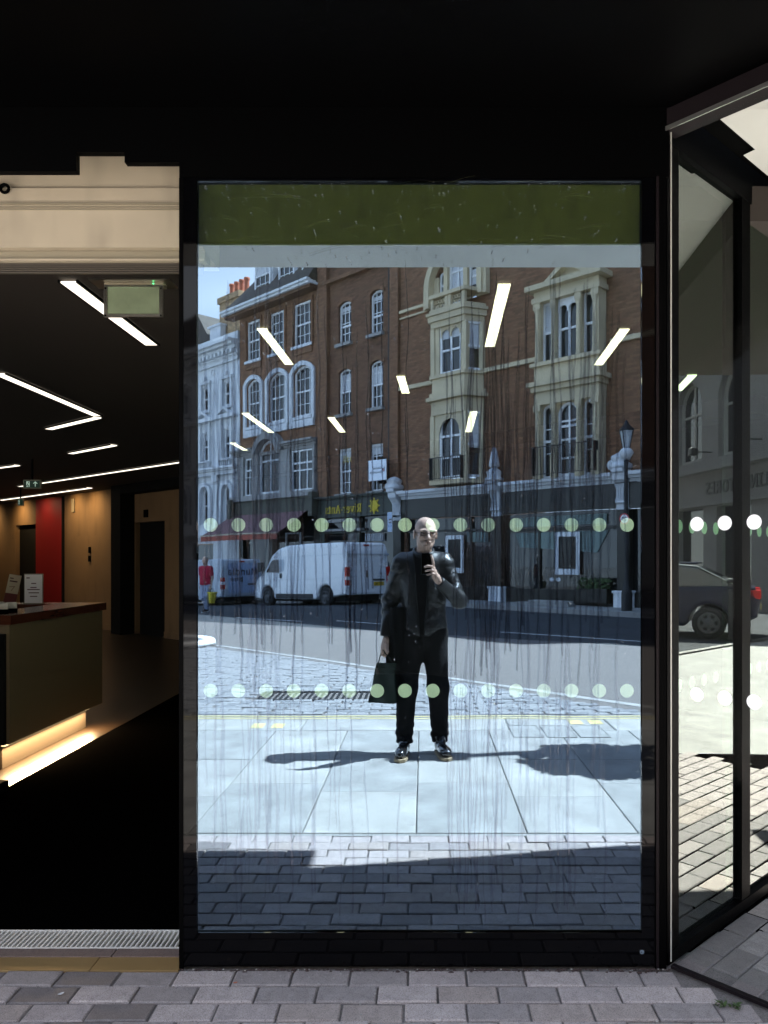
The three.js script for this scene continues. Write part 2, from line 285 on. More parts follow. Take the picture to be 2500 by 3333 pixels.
// cast iron drain grate in the setts
{
  const t = thing('drain_grate', 'long dark ribbed iron drain grate set into the pale setts', 'drain grate', [-1.15, -0.012, 5.66]);
  obj('grate_frame', [bx(-0.62, 0.62, -0.02, 0, -0.26, -0.235), bx(-0.62, 0.62, -0.02, 0, 0.235, 0.26), bx(-0.645, -0.62, -0.02, 0, -0.26, 0.26), bx(0.62, 0.645, -0.02, 0, -0.26, 0.26)], 'iron', t);
  for (let i = 0; i < 20; i++) obj('bar', rbx(-0.6 + i * 0.0615, -0.572 + i * 0.0615, -0.025, -0.003, -0.233, 0.233, 0.006, 1), 'iron', t);
}
// low traffic island with a painted edge
{
  const t = thing('traffic_island', 'round low traffic island with white painted kerb edge on the road', 'traffic island', [-4.5, -0.03, 10.7]);
  obj('kerb_ring', lathe([[0.62, 0], [0.84, 0], [0.82, 0.1], [0.79, 0.12], [0.66, 0.12], [0.62, 0.1]], 40), 'whitepaint', t);
  obj('paved_top', lathe([[0.001, 0.11], [0.62, 0.1]], 40), 'sett2', t);
}

// ------------------------------------------------------------------ our building: black front, canopy, window, side wall, glass screen
{
  const t = thing('black_building', 'glossy black clad building front framing the doorway and big window', 'building');
  const fascia = shp([[-8, 2.903], [-1.264, 2.903], [-1.264, 2.972], [-1.088, 2.972], [-1.088, 2.935], [-0.889, 2.935], [-0.889, 2.88], [0.895, 2.88], [0.895, 7], [-8, 7]]);
  obj('fascia', uvm(ext(fascia, -0.03, 0)), 'black', t);
  obj('side_panel', bx(-8, -2.7, 0, 2.9, -0.16, -0.02), 'black', t);
  obj('door_jamb', bx(-0.889, -0.874, 0, 2.878, -0.1, 0.002), 'black', t);
  obj('upper_wall', [bx(-16, 0.895, 7.002, 8.6, -0.3, -0.02)], 'stonegrey', t);
  const up = bx(0, 26, 3.122, 8.6, -0.3, 0); up.rotateY(ANG); up.translate(0.895, 0, -0.02); obj('side_upper_wall', up, 'black', t);
  const back = bx(4.32, 26, 0, 3.34, -0.3, 0); back.rotateY(ANG); back.translate(0.895, 0, -0.02); obj('side_wall', back, 'stonegrey', t);
  obj('roof', [bx(-16, -0.2, 8.602, 8.8, -20, 0.1)], 'slate', t);
}
{
  const t = thing('canopy', 'flat black canopy with pale soffit panels over window and pavement', 'canopy');
  const slabG = new THREE.ExtrudeGeometry(shp([[-8, -0.002], [0.9, -0.002], [0.93, 0.0], [5.24, 4.13], [6.12, 3.2], [3.64, 0.9], [3.3, -1.62], [1.45, -1.29], [1.45, -1.5], [-8, -1.5]].map(([x, y]) => [x, y])), { depth: 0.2, bevelEnabled: false });
  slabG.rotateX(-Math.PI / 2); slabG.translate(0, 3.135, 0);
  obj('slab', uvm(slabG), 'black', t);
  obj('soffit_panel', bx(-8, 1.44, 3.127, 3.134, 1.19, 1.495), 'soffit', t);
  const P = (tt, s) => [0.895 + CA * tt + SA * s, -0.02 - SA * tt + CA * s];
  obj('soffit_panel', patch([P(0.134, 0.114), P(0.134, 1.14), P(5.8, 1.14), P(5.8, 0.063), P(0.497, 0.063), P(0.488, 0.115)], 3.128), 'soffit', t);
  const beam = bx(-0.02, 0.05, 3.05, 3.13, 0.0, 1.25); beam.rotateY(ANG); beam.translate(0.895, 0, -0.02);
  const rail = bx(-0.024, -0.02, 3.05, 3.066, 0.0, 1.25); rail.rotateY(ANG); rail.translate(0.895, 0, -0.02);
  obj('beam', beam, 'plum', t); obj('beam_edge', rail, 'steel', t);
}
// coated glazing: a blue tinted outer sheet over a reflecting coating that lets yellowish light through
const tintGlass = M('tintglass', [0.75, 0.88, 1.0], { transmission: 1, thickness: 0, roughness: 0, ior: 1.001 });
const coatGlass = M('coatglass', [0.80, 0.82, 0.62], { transmission: 1, thickness: 0, roughness: 0, ior: 3.5 });
const sideGlass = M('sideglass', [0.42, 0.62, 0.46], { transmission: 1, thickness: 0, roughness: 0, ior: 2.7 });
const greenTint = M('greentint', [0.95, 0.99, 0.975], { transmission: 1, thickness: 0, roughness: 0, ior: 1.001 });
const clearGlass = M('clearglass', [0.94, 0.98, 0.97], { transmission: 1, thickness: 0, roughness: 0, ior: 1.12 });
const wetGlass = M('wetglass', [0.72, 0.74, 0.77], { transmission: 1, thickness: 0, roughness: 0.0, ior: 1.33 });
const frost = M('frost', [0.90, 0.92, 0.84], { roughness: 0.9 });
{
  const x0 = -0.8255, x1 = 0.796, y0 = 0.128, y1 = 2.868;
  const t = thing('shop_window', 'tall street window reflecting the street, with two rows of pale dots', 'window');
  const ring = shp([[-0.873, 0.006], [0.842, 0.006], [0.842, 2.878], [-0.873, 2.878]], [[[x0, y0], [x0, y1], [x1, y1], [x1, y0]]]);
  obj('black_glass_border', uvm(ext(ring, -0.01, 0)), 'blackgloss', t);
  const pane = new THREE.PlaneGeometry(x1 - x0, y1 - y0); pane.translate((x0 + x1) / 2, (y0 + y1) / 2, -0.003);
  const p2 = pane.clone(); p2.translate(0, 0, -0.006);
  // the coated sheet is very slightly wavy, as float glass is
  const wav = dtex(256, 256, (u, v) => { const e = 1 / 256, f = (a, b) => fbm((a + 1) % 1, (b + 1) % 1, 3, 3, 77); return [127.5 + 127.5 * Math.max(-1, Math.min(1, (f(u + e, v) - f(u - e, v)) * 14)), 127.5 + 127.5 * Math.max(-1, Math.min(1, (f(u, v + e) - f(u, v - e)) * 14)), 255]; });
  coatGlass.normalMap = wav; coatGlass.normalScale = new THREE.Vector2(0.0012, 0.0012);
  obj('outer_pane', pane, tintGlass, t); obj('coated_pane', p2, coatGlass, t);
  const disc = new THREE.CircleGeometry(0.0253, 28);
  for (const yy of [1.49 + 112 / 894, 1.49 - 430 / 894]) for (let i = 0; i < 16; i++) { const d = obj('sticker_dot', disc, frost, t); d.position.set((683 + 90.7 * i - 1378) / 894, yy, -0.0105); }
  obj('inner_frame', [bx(x0 - 0.05, x0, y0 - 0.06, y1 + 0.06, -0.03, -0.02), bx(x1, x1 + 0.05, y0 - 0.06, y1 + 0.06, -0.03, -0.02), bx(x0, x1, y1, y1 + 0.06, -0.03, -0.02), bx(x0, x1, y0 - 0.12, y0, -0.03, -0.02)], 'blackmatt', t);
  obj('sill_bead', [bx(x0, x1, y0 - 0.004, y0 + 0.003, -0.0015, 0.003)], 'blackgloss', t);
  // trickles of condensation: low ridges of water running down the outer face
  const P = [], N = [];
  let P2 = P, N2 = N; const Pl = [], Nl = [];
  const ridge = (cx, ya, yb, w, faint) => { P2 = faint ? Pl : P; N2 = faint ? Nl : N;
    const n = Math.max(3, Math.round((ya - yb) / 0.035)); let x = cx, px = [], ph = rnd() * 9, drift = rr(-0.012, 0.012);
    for (let i = 0; i <= n; i++) { px.push([x + 0.004 * Math.sin(i * 0.5 + ph) + drift * i / n, ya + (yb - ya) * i / n, w * (0.55 + 0.45 * vnoise(i * 0.6 + ph * 5, cx * 40, 997, 4)) * Math.min(1, (i + 0.4) / 2)]); x += rr(-0.0012, 0.0012); }
    for (let i = 0; i < n; i++) { const [a, y, u] = px[i], [b, y2, v] = px[i + 1];
      for (const [l, r, nl, nr] of [[-1, 0, -0.16, 0], [0, 1, 0, 0.16]]) {
        const zl = 0.0004 + (l ? 0 : 0.0006), zr = 0.0004 + (r ? 0 : 0.0006), A = [a + l * u, y, zl], B = [b + l * v, y2, zl], C = [b + r * v, y2, zr], D = [a + r * u, y, zr];
        P2.push(...A, ...B, ...C, ...A, ...C, ...D); for (const q of [nl, nl, nr, nl, nr, nr]) { const h = Math.hypot(q, 1); N2.push(q / h, 0, 1 / h); } } }
  };
  for (let i = 0; i < 290; i++) {
    const c = rnd(), x = x0 + 0.03 + (x1 - x0 - 0.06) * (rnd() < 0.6 ? [0.08, 0.17, 0.62, 0.66, 0.72, 0.79, 0.88][Math.floor(rnd() * 7)] + rr(-0.06, 0.06) : rnd());
    if (x < x0 + 0.01 || x > x1 - 0.01 || (x > -0.036 && x < 0.056)) continue;
    if (c < 0.5) ridge(x, rr(1.9, 2.58), rr(1.15, 1.6), rr(0.0018, 0.0046)); else if (c < 0.62) ridge(x, rr(1.5, 2.2), rr(1.0, 1.3), rr(0.002, 0.005)); else if (c < 0.85) ridge(x, rr(0.9, 1.7), rr(0.3, 0.8), rr(0.002, 0.006), true); else ridge(x, rr(0.5, 1.1), rr(0.16, 0.3), rr(0.002, 0.005), true);
  }
  for (let i = 0; i < 5; i++) ridge(x0 + (x1 - x0) * (0.33 + rr(-0.012, 0.022)), rr(1.35, 1.75), rr(0.9, 1.2), rr(0.003, 0.006));
  const wetFaint = M('wetfaint', [0.87, 0.885, 0.91], { transmission: 1, thickness: 0, roughness: 0.0, ior: 1.33 });
  for (const [A, B, m] of [[P, N, wetGlass], [Pl, Nl, wetFaint]]) { const g = new THREE.BufferGeometry(); g.setAttribute('position', new THREE.Float32BufferAttribute(A, 3)); g.setAttribute('normal', new THREE.Float32BufferAttribute(B, 3)); g.setAttribute('uv', new THREE.Float32BufferAttribute(new Float32Array(A.length / 3 * 2), 2)); obj('water_trickle', g, m, t).userData.kind = 'stuff'; }
  // dried wipe marks along the top of the glass
  const wm = []; for (let i = 0; i < 26; i++) { const x = rr(x0 + 0.05, x1 - 0.2), y = rr(2.6, 2.85), l = rr(0.04, 0.16), s = rr(-0.35, 0.35), w = rr(0.0002, 0.0005); wm.push(new THREE.BufferGeometry().setAttribute('position', new THREE.Float32BufferAttribute([0, 1, 2, 3, 4].flatMap((k) => { const a = k / 5, b = (k + 1) / 5, q = (u) => y + s * l * u + 0.02 * u * (1 - u); return [x + l * a, q(a) - w, 0.0002, x + l * b, q(b) - w, 0.0002, x + l * b, q(b) + w, 0.0002, x + l * a, q(a) - w, 0.0002, x + l * b, q(b) + w, 0.0002, x + l * a, q(a) + w, 0.0002]; }), 3))); }
  const wg = mergeGeometries(wm); wg.computeVertexNormals(); wg.setAttribute('uv', new THREE.Float32BufferAttribute(new Float32Array(wg.attributes.position.count * 2), 2)); obj('wipe_mark', wg, M('lime', [0.05, 0.052, 0.026], { roughness: 1 }), t).userData.kind = 'stuff';
  // beads of water
  const bead = new THREE.IcosahedronGeometry(1, 1), inst = new THREE.InstancedMesh(bead, M('bead', [0.9, 0.92, 0.95], { roughness: 0.12, metalness: 0.0, ior: 1.5, transmission: 1, thickness: 0.002 }), 520), mm = new THREE.Matrix4();
  for (let i = 0; i < 520; i++) { const top = i < 190, r = top ? rr(0.0012, 0.0028) : rr(0.0008, 0.0019); mm.makeScale(r, r * rr(1, 1.5), r * 0.5); mm.setPosition(rr(x0 + 0.01, x1 - 0.01), top ? y1 - 0.012 - Math.pow(rnd(), 2) * 0.3 : rr(0.2, 2.6), 0.0006); inst.setMatrixAt(i, mm); }
  inst.name = 'water_bead'; inst.userData.kind = 'stuff'; t.add(inst);
  const mark = canvasTex(64, 64, (x) => { x.fillStyle = '#05060a'; x.fillRect(0, 0, 64, 64); x.strokeStyle = '#9fb4c8'; x.lineWidth = 5; x.beginPath(); x.arc(32, 32, 24, 0, 7); x.stroke(); x.beginPath(); x.moveTo(20, 26); x.lineTo(44, 26); x.lineTo(30, 46); x.stroke(); });
  plate('glass_mark', 0.017, 0.017, mark, t, [0.796, 0.06, 0.0012]);
}
{
  const t = thing('corner_post', 'dark corner post with bright edge right of the big window', 'post');
  obj('post', [bx(0.843, 0.884, 0, 2.88, -0.1, 0.004)], 'black', t);
  obj('cover_strip', bx(0.846, 0.856, 0, 2.88, 0.0045, 0.008), 'plum', t);
}
{
  const t = thing('side_glazing', 'black framed glazed side wall receding right of the corner post', 'glazed wall', [0.895, 0, -0.02], ANG);
  const bars = [[0, 0.085], [0.63, 0.71], [1.36, 1.44], [2.06, 2.14], [2.76, 2.84], [3.46, 3.54], [4.2, 4.32]];
  bars.forEach(([a, b]) => obj('mullion', bx(a, b, 0.045, 3.02, -0.08, 0), 'black', t));
  obj('bottom_rail', bx(0, 4.32, 0.0, 0.044, -0.08, 0.004), 'black', t); obj('top_rail', bx(0, 4.32, 3.022, 3.12, -0.08, 0.002), 'black', t);
  for (let i = 0; i + 1 < bars.length; i++) { const a = bars[i][1], b = bars[i + 1][0], g = new THREE.PlaneGeometry(b - a, 2.975); g.translate((a + b) / 2, 1.533, -0.02); obj('pane', g, sideGlass, t); const g2 = g.clone(); g2.translate(0, 0, 0.004); obj('tinted_sheet', g2, greenTint, t);
    obj('black_glass_strip', bx(b - 0.1, b, 0.045, 3.02, -0.04, -0.026), 'blackgloss', t);
    const disc = new THREE.CircleGeometry(0.0253, 24); for (let k = 0; k < 6; k++) for (const yy of [1.615, 1.009]) { const x = a + 0.05 + k * 0.101; if (x > b - 0.11) continue; const d = obj('sticker_dot', disc, frost, t); d.position.set(x, yy, -0.024); } }
}
{
  const t = thing('glass_screen', 'clear glass screen with white dots standing out from the corner', 'glass screen', [0.895, 0, -0.02], ANG);
  const g = new THREE.PlaneGeometry(1.2, 2.99); g.rotateY(-Math.PI / 2); g.translate(0, 1.545, 0.62); obj('pane', g, clearGlass, t);
  obj('edge_strip', bx(-0.002, 0.002, 0.02, 3.05, 0.013, 0.0165), 'edge', t);
  obj('floor_channel', bx(-0.012, 0.012, 0.001, 0.012, 0.02, 1.22), 'plum', t);
  const disc = new THREE.CircleGeometry(0.0253, 28); disc.rotateY(-Math.PI / 2);
  for (const yy of [1.615, 1.009]) for (let i = 0; i < 11; i++) { const d = obj('sticker_dot', disc, M('dotwhite', [0.85, 0.84, 0.86], { roughness: 0.8 }), t); d.position.set(-0.002, yy, 0.115 + i * 0.1015); }
}
// tuft of weed at the foot of the screen, crumbs of grit and a leaf or two
{
  const t = thing('weed_tuft', 'small green weed growing in the joint by the glass screen', 'weed', [1.01, 0, 0.235]);
  const gs = []; for (let i = 0; i < 34; i++) { const l = rr(0.012, 0.03), g = new THREE.PlaneGeometry(l * 0.4, l, 1, 2); const p = g.attributes.position; for (let k = 0; k < p.count; k++) { const y = p.getY(k) / l + 0.5; p.setXYZ(k, p.getX(k) * Math.sin(Math.PI * (0.15 + 0.8 * y)), y * l, 0.3 * l * y * y); } g.rotateX(rr(0.2, 1.1)); g.rotateY(rr(0, 6.28)); g.translate(rr(-0.035, 0.035), 0, rr(-0.014, 0.014)); g.computeVertexNormals(); gs.push(g); }
  obj('leaf', gs, 'leafgreen', t);
  const grit = []; for (let i = 0; i < 130; i++) { const g = new THREE.IcosahedronGeometry(rr(0.0015, 0.0045), 0); g.scale(1, 0.6, 1); g.translate(rr(-0.9, 1.0), 0.001, Math.pow(rnd(), 3) * 0.35 + 0.008); grit.push(uvm(g)); }
  one('grit', 'pale crumbs of grit along the foot of the black window frame', 'grit', grit, 'flag3').userData.kind = 'stuff';
  const clod = []; for (let i = 0; i < 420; i++) { const g = new THREE.IcosahedronGeometry(rr(0.002, 0.0065), 0); g.scale(rr(1, 2), 0.6, 1); const s = i < 260, q = rr(0, 1.2); g.translate(s ? rr(-0.88, 0.9) : 0.895 + SA * q + rr(0, 0.022), 0.0, s ? 0.006 + Math.pow(rnd(), 2) * 0.022 : -0.02 + CA * q + rr(-0.01, 0.01)); clod.push(uvm(g)); }
  one('dirt_line', 'line of dark reddish dirt gathered along the foot of the window and screen', 'dirt', clod, M('dirt', [0.05, 0.033, 0.03], { roughness: 1 })).userData.kind = 'stuff';
  const cv = (x, l) => { const t2 = thing('access_cover', l, 'access cover', [x, 0.001, 3.82], 0, 'access covers by the kerb'); obj('tray', patch([[-0.12, -0.22], [0.12, -0.22], [0.12, 0.22], [-0.12, 0.22]], 0.002), 'flag2', t2); obj('edge', [bx(-0.126, -0.12, -0.01, 0.004, -0.226, 0.226), bx(0.12, 0.126, -0.01, 0.004, -0.226, 0.226), bx(-0.12, 0.12, -0.01, 0.004, 0.22, 0.226), bx(-0.12, 0.12, -0.01, 0.004, -0.226, -0.22)], 'rimgrey0', t2); };
  M('rimgrey0', [0.12, 0.12, 0.12], { roughness: 0.6 }); cv(0.88, 'left one of three narrow paved access covers near the kerb'); cv(1.16, 'middle one of three narrow paved access covers near the kerb'); cv(1.44, 'right one of three narrow paved access covers near the kerb');
  const fl = (x, z, s, r) => { const g = new THREE.CircleGeometry(s, 7); g.scale(1, 0.6, 1); g.rotateX(-Math.PI / 2); const p = g.attributes.position; for (let k = 0; k < p.count; k++) p.setY(k, 0.003 + 0.25 * Math.abs(p.getX(k))); g.rotateY(r); g.translate(x, 0, z); g.computeVertexNormals(); return g; };
  one('fallen_leaf', 'small pale fallen leaf on the pavers left below the doorway', 'leaf', fl(-1.24, 0.17, 0.011, 0.7), 'curtain');
  one('fallen_leaf', 'small brown curled leaf on the pavers under the window', 'leaf', fl(-0.66, 0.1, 0.008, 0.2), 'terracotta');
}

// ------------------------------------------------------------------ doorway: threshold, grating, bulkhead
{
  const t = thing('door_threshold', 'bronze and stone threshold step at the foot of the open doorway', 'threshold');
  obj('stone_strip', [bx(-2.7, -1.17, -0.05, 0.004, -0.135, -0.08), bx(-1.165, -0.889, -0.05, 0.004, -0.135, -0.08)], M('thresholdstone', [0.20, 0.145, 0.13], { roughness: 0.7, map: rep(tGrain, 0.3) }), t);
  obj('bronze_plate', [bx(-2.7, -1.212, -0.05, 0.0, -0.078, 0.012), bx(-1.208, -0.889, -0.05, 0.0, -0.078, 0.012)], 'bronze', t);
  const gr = thing('floor_grating', 'slatted metal floor grating just inside the doorway', 'floor grating', [0, 0.002, 0]);
  obj('edge_bar', [bx(-2.7, -0.889, -0.03, 0.003, -0.145, -0.137), bx(-2.7, -0.889, -0.03, 0.003, -0.282, -0.276)], 'grid', gr);
  obj('drip_tray', bx(-2.7, -0.889, -0.1, -0.07, -0.29, -0.14), 'blackmatt', gr);
  for (let i = 0; i < 94; i++) obj('bar', bx(-0.9 - i * 0.019, -0.8935 - i * 0.019, -0.012, 0.002, -0.2755, -0.1455), 'grid', gr);
  const b = thing('door_bulkhead', 'cream plastered bulkhead above the open doorway', 'bulkhead');
  obj('face', bx(-4, -0.875, 2.726, 2.962, -0.5, -0.25), 'cream', b);
  obj('upper_face', bx(-4, -0.875, 2.966, 3.3, -0.5, -0.262), 'cream', b);
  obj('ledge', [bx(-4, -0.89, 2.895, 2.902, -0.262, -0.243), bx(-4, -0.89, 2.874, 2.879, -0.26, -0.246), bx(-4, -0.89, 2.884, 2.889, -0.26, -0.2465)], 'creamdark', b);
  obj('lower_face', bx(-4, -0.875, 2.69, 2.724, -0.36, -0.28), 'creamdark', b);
  obj('lip', bx(-4, -0.875, 2.682, 2.69, -0.32, -0.27), 'cream', b);
  one('window_blind', 'dark olive blind hanging behind the top of the big window', 'blind', bx(-0.87, 0.84, 2.655, 2.98, -0.06, -0.045), M('olive', [0.16, 0.145, 0.035], { roughness: 0.9, map: rep(tStucco, 0.55) }));
  M('ribbrown', [0.07, 0.055, 0.04], { roughness: 0.5 });
  const tr = thing('door_track', 'dark ribbed sliding door track under the cream bulkhead', 'door track');
  for (let i = 0; i < 5; i++) obj('rib', bx(-4, -0.889, 2.639 + i * 0.0085, 2.6445 + i * 0.0085, -0.305, -0.29), 'ribbrown', tr);
  obj('track_body', bx(-4, -0.889, 2.641, 2.68, -0.315, -0.296), 'blackmatt', tr);
  const h = thing('ceiling_hook', 'small black looped fitting on the cream bulkhead at left', 'bracket', [-1.655, 2.955, -0.24]);
  obj('loop', clean(new THREE.TorusGeometry(0.016, 0.006, 8, 20)), 'black', h); obj('arm', rod([-0.06, 0.008, 0], [-0.015, 0, 0], 0.008), 'black', h);
}

// ------------------------------------------------------------------ lobby inside
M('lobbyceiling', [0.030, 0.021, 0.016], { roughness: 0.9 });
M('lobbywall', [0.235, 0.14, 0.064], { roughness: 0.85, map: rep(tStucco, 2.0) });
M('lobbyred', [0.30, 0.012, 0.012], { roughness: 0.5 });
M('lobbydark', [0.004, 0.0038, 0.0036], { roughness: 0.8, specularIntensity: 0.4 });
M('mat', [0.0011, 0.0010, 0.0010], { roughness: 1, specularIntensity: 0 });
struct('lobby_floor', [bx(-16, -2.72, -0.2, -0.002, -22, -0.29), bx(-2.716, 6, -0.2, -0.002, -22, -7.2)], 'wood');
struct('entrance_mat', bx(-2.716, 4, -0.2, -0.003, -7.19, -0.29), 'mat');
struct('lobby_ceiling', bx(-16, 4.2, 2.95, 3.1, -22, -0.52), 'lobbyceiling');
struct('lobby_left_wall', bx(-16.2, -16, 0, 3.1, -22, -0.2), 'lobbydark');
const WX = 0.73, WZ = 0.68, WROT = -Math.atan2(0.68, 0.73);
{
  const w = thing('lobby_wall', 'warm ochre back wall of the lobby behind the reception desk', 'wall', [-5.6, 0, -12.4], WROT);
  obj('plaster', [bx(-14, -6.64, 0, 2.95, -0.2, 0), bx(-6.64, -5.2, 2.35, 2.95, -0.2, 0), bx(-5.2, -0.2, 0, 2.95, -0.2, 0), bx(-0.2, 0.97, 2.22, 2.95, -0.2, 0), bx(0.97, 1.9, 0, 2.95, -0.2, 0)], 'lobbywall', w);
  obj('skirting', [bx(-3.6, -0.62, 0, 0.12, 0.001, 0.015), bx(0.97, 1.9, 0, 0.12, 0.001, 0.015)], 'lobbywall', w);
  obj('dark_doorway', [bx(-6.64, -5.2, 0, 2.35, -0.2, -0.1), bx(-0.2, 0.97, 0, 2.22, -0.2, -0.1)], 'lobbydark', w);
  obj('dark_wall', bx(1.9, 13.3, 0, 2.95, -0.2, 0), 'lobbydark', w);
  const p = thing('red_panel', 'tall deep red wall panel left of the ochre wall', 'panel', [-5.6, 0, -12.4], WROT);
  obj('panel', bx(-5.2, -3.66, 0, 2.93, 0.002, 0.04), 'lobbyred', p); obj('edge', bx(-3.65, -3.6, 0, 2.93, 0.002, 0.05), 'lobbydark', p);
  const c = thing('black_partition', 'black column and header standing before the lobby wall', 'partition', [-5.6, 0, -12.4], WROT);
  obj('column', bx(-0.62, -0.22, 0, 2.95, 0.002, 0.3), 'lobbydark', c); obj('header', bx(-0.2, 12, 2.78, 2.95, 0.002, 0.3), 'lobbydark', c);
  const mk = (n, l, cat, x, y, w2, h2, m = 'black', grp) => { const o = one(n, l, cat, rbx(x - w2 / 2, x + w2 / 2, y - h2 / 2, y + h2 / 2, 0.002, 0.03, 0.006, 1), m, grp); o.position.set(-5.6, 0, -12.4); o.rotation.y = WROT; };
  mk('wall_switch', 'upper of two black wall switches on the ochre wall', 'switch', -2.25, 1.69, 0.09, 0.13); mk('wall_switch', 'lower of two black wall switches on the ochre wall', 'switch', -2.25, 1.5, 0.09, 0.13);
  mk('wall_plaque', 'small black plaque above the dark doorway by the column', 'plaque', 0.27, 2.38, 0.16, 0.15);
  mk('wall_box', 'black box on the ochre wall beside the column', 'box', -0.85, 1.72, 0.3, 0.38); mk('wall_box', 'small pale fitting below the black box by the column', 'fitting', -0.7, 1.25, 0.06, 0.12, 'creamdark');
  mk('wall_camera', 'small pale camera bracket high on the ochre wall', 'camera', -3.1, 2.7, 0.14, 0.3, 'creamdark');
}
// ceiling strip lights: each a glowing diffuser in a thin trim with a light of its size just below
const glow = new THREE.MeshPhysicalMaterial({ color: 0x111111, emissive: new THREE.Color().setRGB(1, 0.86, 0.62), emissiveIntensity: 0.62, roughness: 0.6 }); glow.name = 'strip_glow';
const glowDoor = new THREE.MeshPhysicalMaterial({ color: 0x111111, emissive: new THREE.Color().setRGB(1, 0.9, 0.74), emissiveIntensity: 0.3, roughness: 0.6 }); glowDoor.name = 'strip_glow_near';
function strip(label, x0, z0, x1, z1, w = 0.068, power = 0.35, y = 2.945, mat = glow) {
  const L = Math.hypot(x1 - x0, z1 - z0), t = thing('ceiling_light', label, 'ceiling light', [(x0 + x1) / 2, y, (z0 + z1) / 2], -Math.atan2(z1 - z0, x1 - x0));
  obj('diffuser_lamp', bx(-L / 2, L / 2, -0.012, -0.004, -w / 2, w / 2), mat, t);
  obj('trim', [bx(-L / 2 - 0.012, L / 2 + 0.012, -0.016, 0, w / 2, w / 2 + 0.01), bx(-L / 2 - 0.012, L / 2 + 0.012, -0.016, 0, -w / 2 - 0.01, -w / 2)], 'lobbydark', t);
  const l = new THREE.RectAreaLight(new THREE.Color().setRGB(1, 0.8, 0.5), power * 0.2, L, w); l.name = 'strip_light'; l.position.set((x0 + x1) / 2, y - 0.02, (z0 + z1) / 2);
  l.lookAt((x0 + x1) / 2, 0, (z0 + z1) / 2); l.rotateZ(0); scene.add(l);
  const dir = V3(x1 - x0, 0, z1 - z0).normalize(), down = V3(0, -1, 0), zA = down.clone().negate(), yA = zA.clone().cross(dir).normalize(); l.quaternion.setFromRotationMatrix(new THREE.Matrix4().makeBasis(dir, yA, zA));
  return t;
}
const c = (px, py) => { const Z = 1.455 * 2503 / (1820 - py); return [(px - 1378) / 2503 * Z, 2.8 - Z]; };   // a point of the 2.945 m ceiling, from how it was measured
const measured = [
  ['straight white ceiling light strip nearest the doorway, beside the hanging sign', 224, 913, 494, 1118, 0.085, glowDoor], ['longer arm of the bent ceiling light over the reception desk', 0, 1214, 316, 1350, 0.09, glowDoor], ['shorter arm of the bent ceiling light over the reception desk', 316, 1356, 157, 1394, 0.09, glowDoor],
  ['short ceiling light strip beyond the bent one', 228, 1474, 370, 1447, 0.09, glowDoor], ['very long thin ceiling light strip running to the dark column', 62, 1582, 600, 1500, 0.09, glowDoor], ['ceiling light strip along the ochre back wall', 0, 1627, 291, 1587, 0.12, glowDoor], ['ceiling light strip cut by the left edge, above the long one', -30, 1524, 55, 1513, 0.1, glowDoor],
  ['ceiling light strip behind the upper left windows of the reflected brick house', 854, 1066, 943, 1182, 0.068, glow], ['ceiling light strip behind the left arched window reflection', 800, 1343, 884, 1405, 0.075, glow], ['slim ceiling light strip left of centre behind the window', 1079, 1357, 1116, 1404, 0.075, glow], ['smallest ceiling light strip at the white house reflection', 759, 1440, 800, 1463, 0.075, glow],
  ['largest ceiling light strip behind the upper right of the window', 1641, 921, 1594, 1123, 0.068, glow], ['slanting ceiling light strip nearest the right window frame', 2031, 1068, 1947, 1183, 0.068, glow], ['short ceiling light strip in the middle of the window', 1305, 1222, 1321, 1276, 0.068, glow], ['ceiling light strip below the largest one', 1541, 1338, 1525, 1403, 0.075, glow], ['ceiling light strip seen through the side glazing', 2252, 1218, 2205, 1268, 0.075, glow],
];
measured.forEach(([l, ax, ay, bx2, by, w, m], i) => strip(l, ...c(ax, ay), ...c(bx2, by), w, i === 5 ? 1.2 : i === 4 ? 0.35 : 0.16, 2.945, m));

// recessed downlights that wash the ochre wall
[-8.2, -6.1, -4.5, -2.9, -2.0].forEach((t, i) => {
  const q = [-5.6 + WX * t - WZ * 0.55, 2.944, -12.4 + WZ * t + WX * 0.55], o = thing('downlight', ['recessed downlight at the left end of the ochre wall', 'recessed downlight over the dark doorway in the ochre wall', 'recessed downlight over the red panel', 'recessed downlight right of the red panel', 'recessed downlight by the dark column'][i], 'downlight', q);
  obj('trim_ring', lathe([[0.045, 0], [0.06, 0], [0.06, -0.006], [0.045, -0.006]], 20), 'steel', o); const m = new THREE.MeshPhysicalMaterial({ color: 0x111111, emissive: new THREE.Color().setRGB(1, 0.75, 0.42), emissiveIntensity: 0.5 }); m.name = 'downlight_glow'; obj('lamp', mv(new THREE.CylinderGeometry(0.042, 0.042, 0.006, 16), 0, -0.001, 0), m, o);
  const l = new THREE.SpotLight(new THREE.Color().setRGB(1, 0.66, 0.30), i === 2 ? 0.16 : 0.5, 0, 1.2, 1, 2); l.name = 'downlight_beam'; l.position.set(q[0], 2.925, q[2]); l.target.position.set(q[0] + WZ * 0.55, 2.2, q[2] - WX * 0.55); l.castShadow = true; scene.add(l, l.target);
});

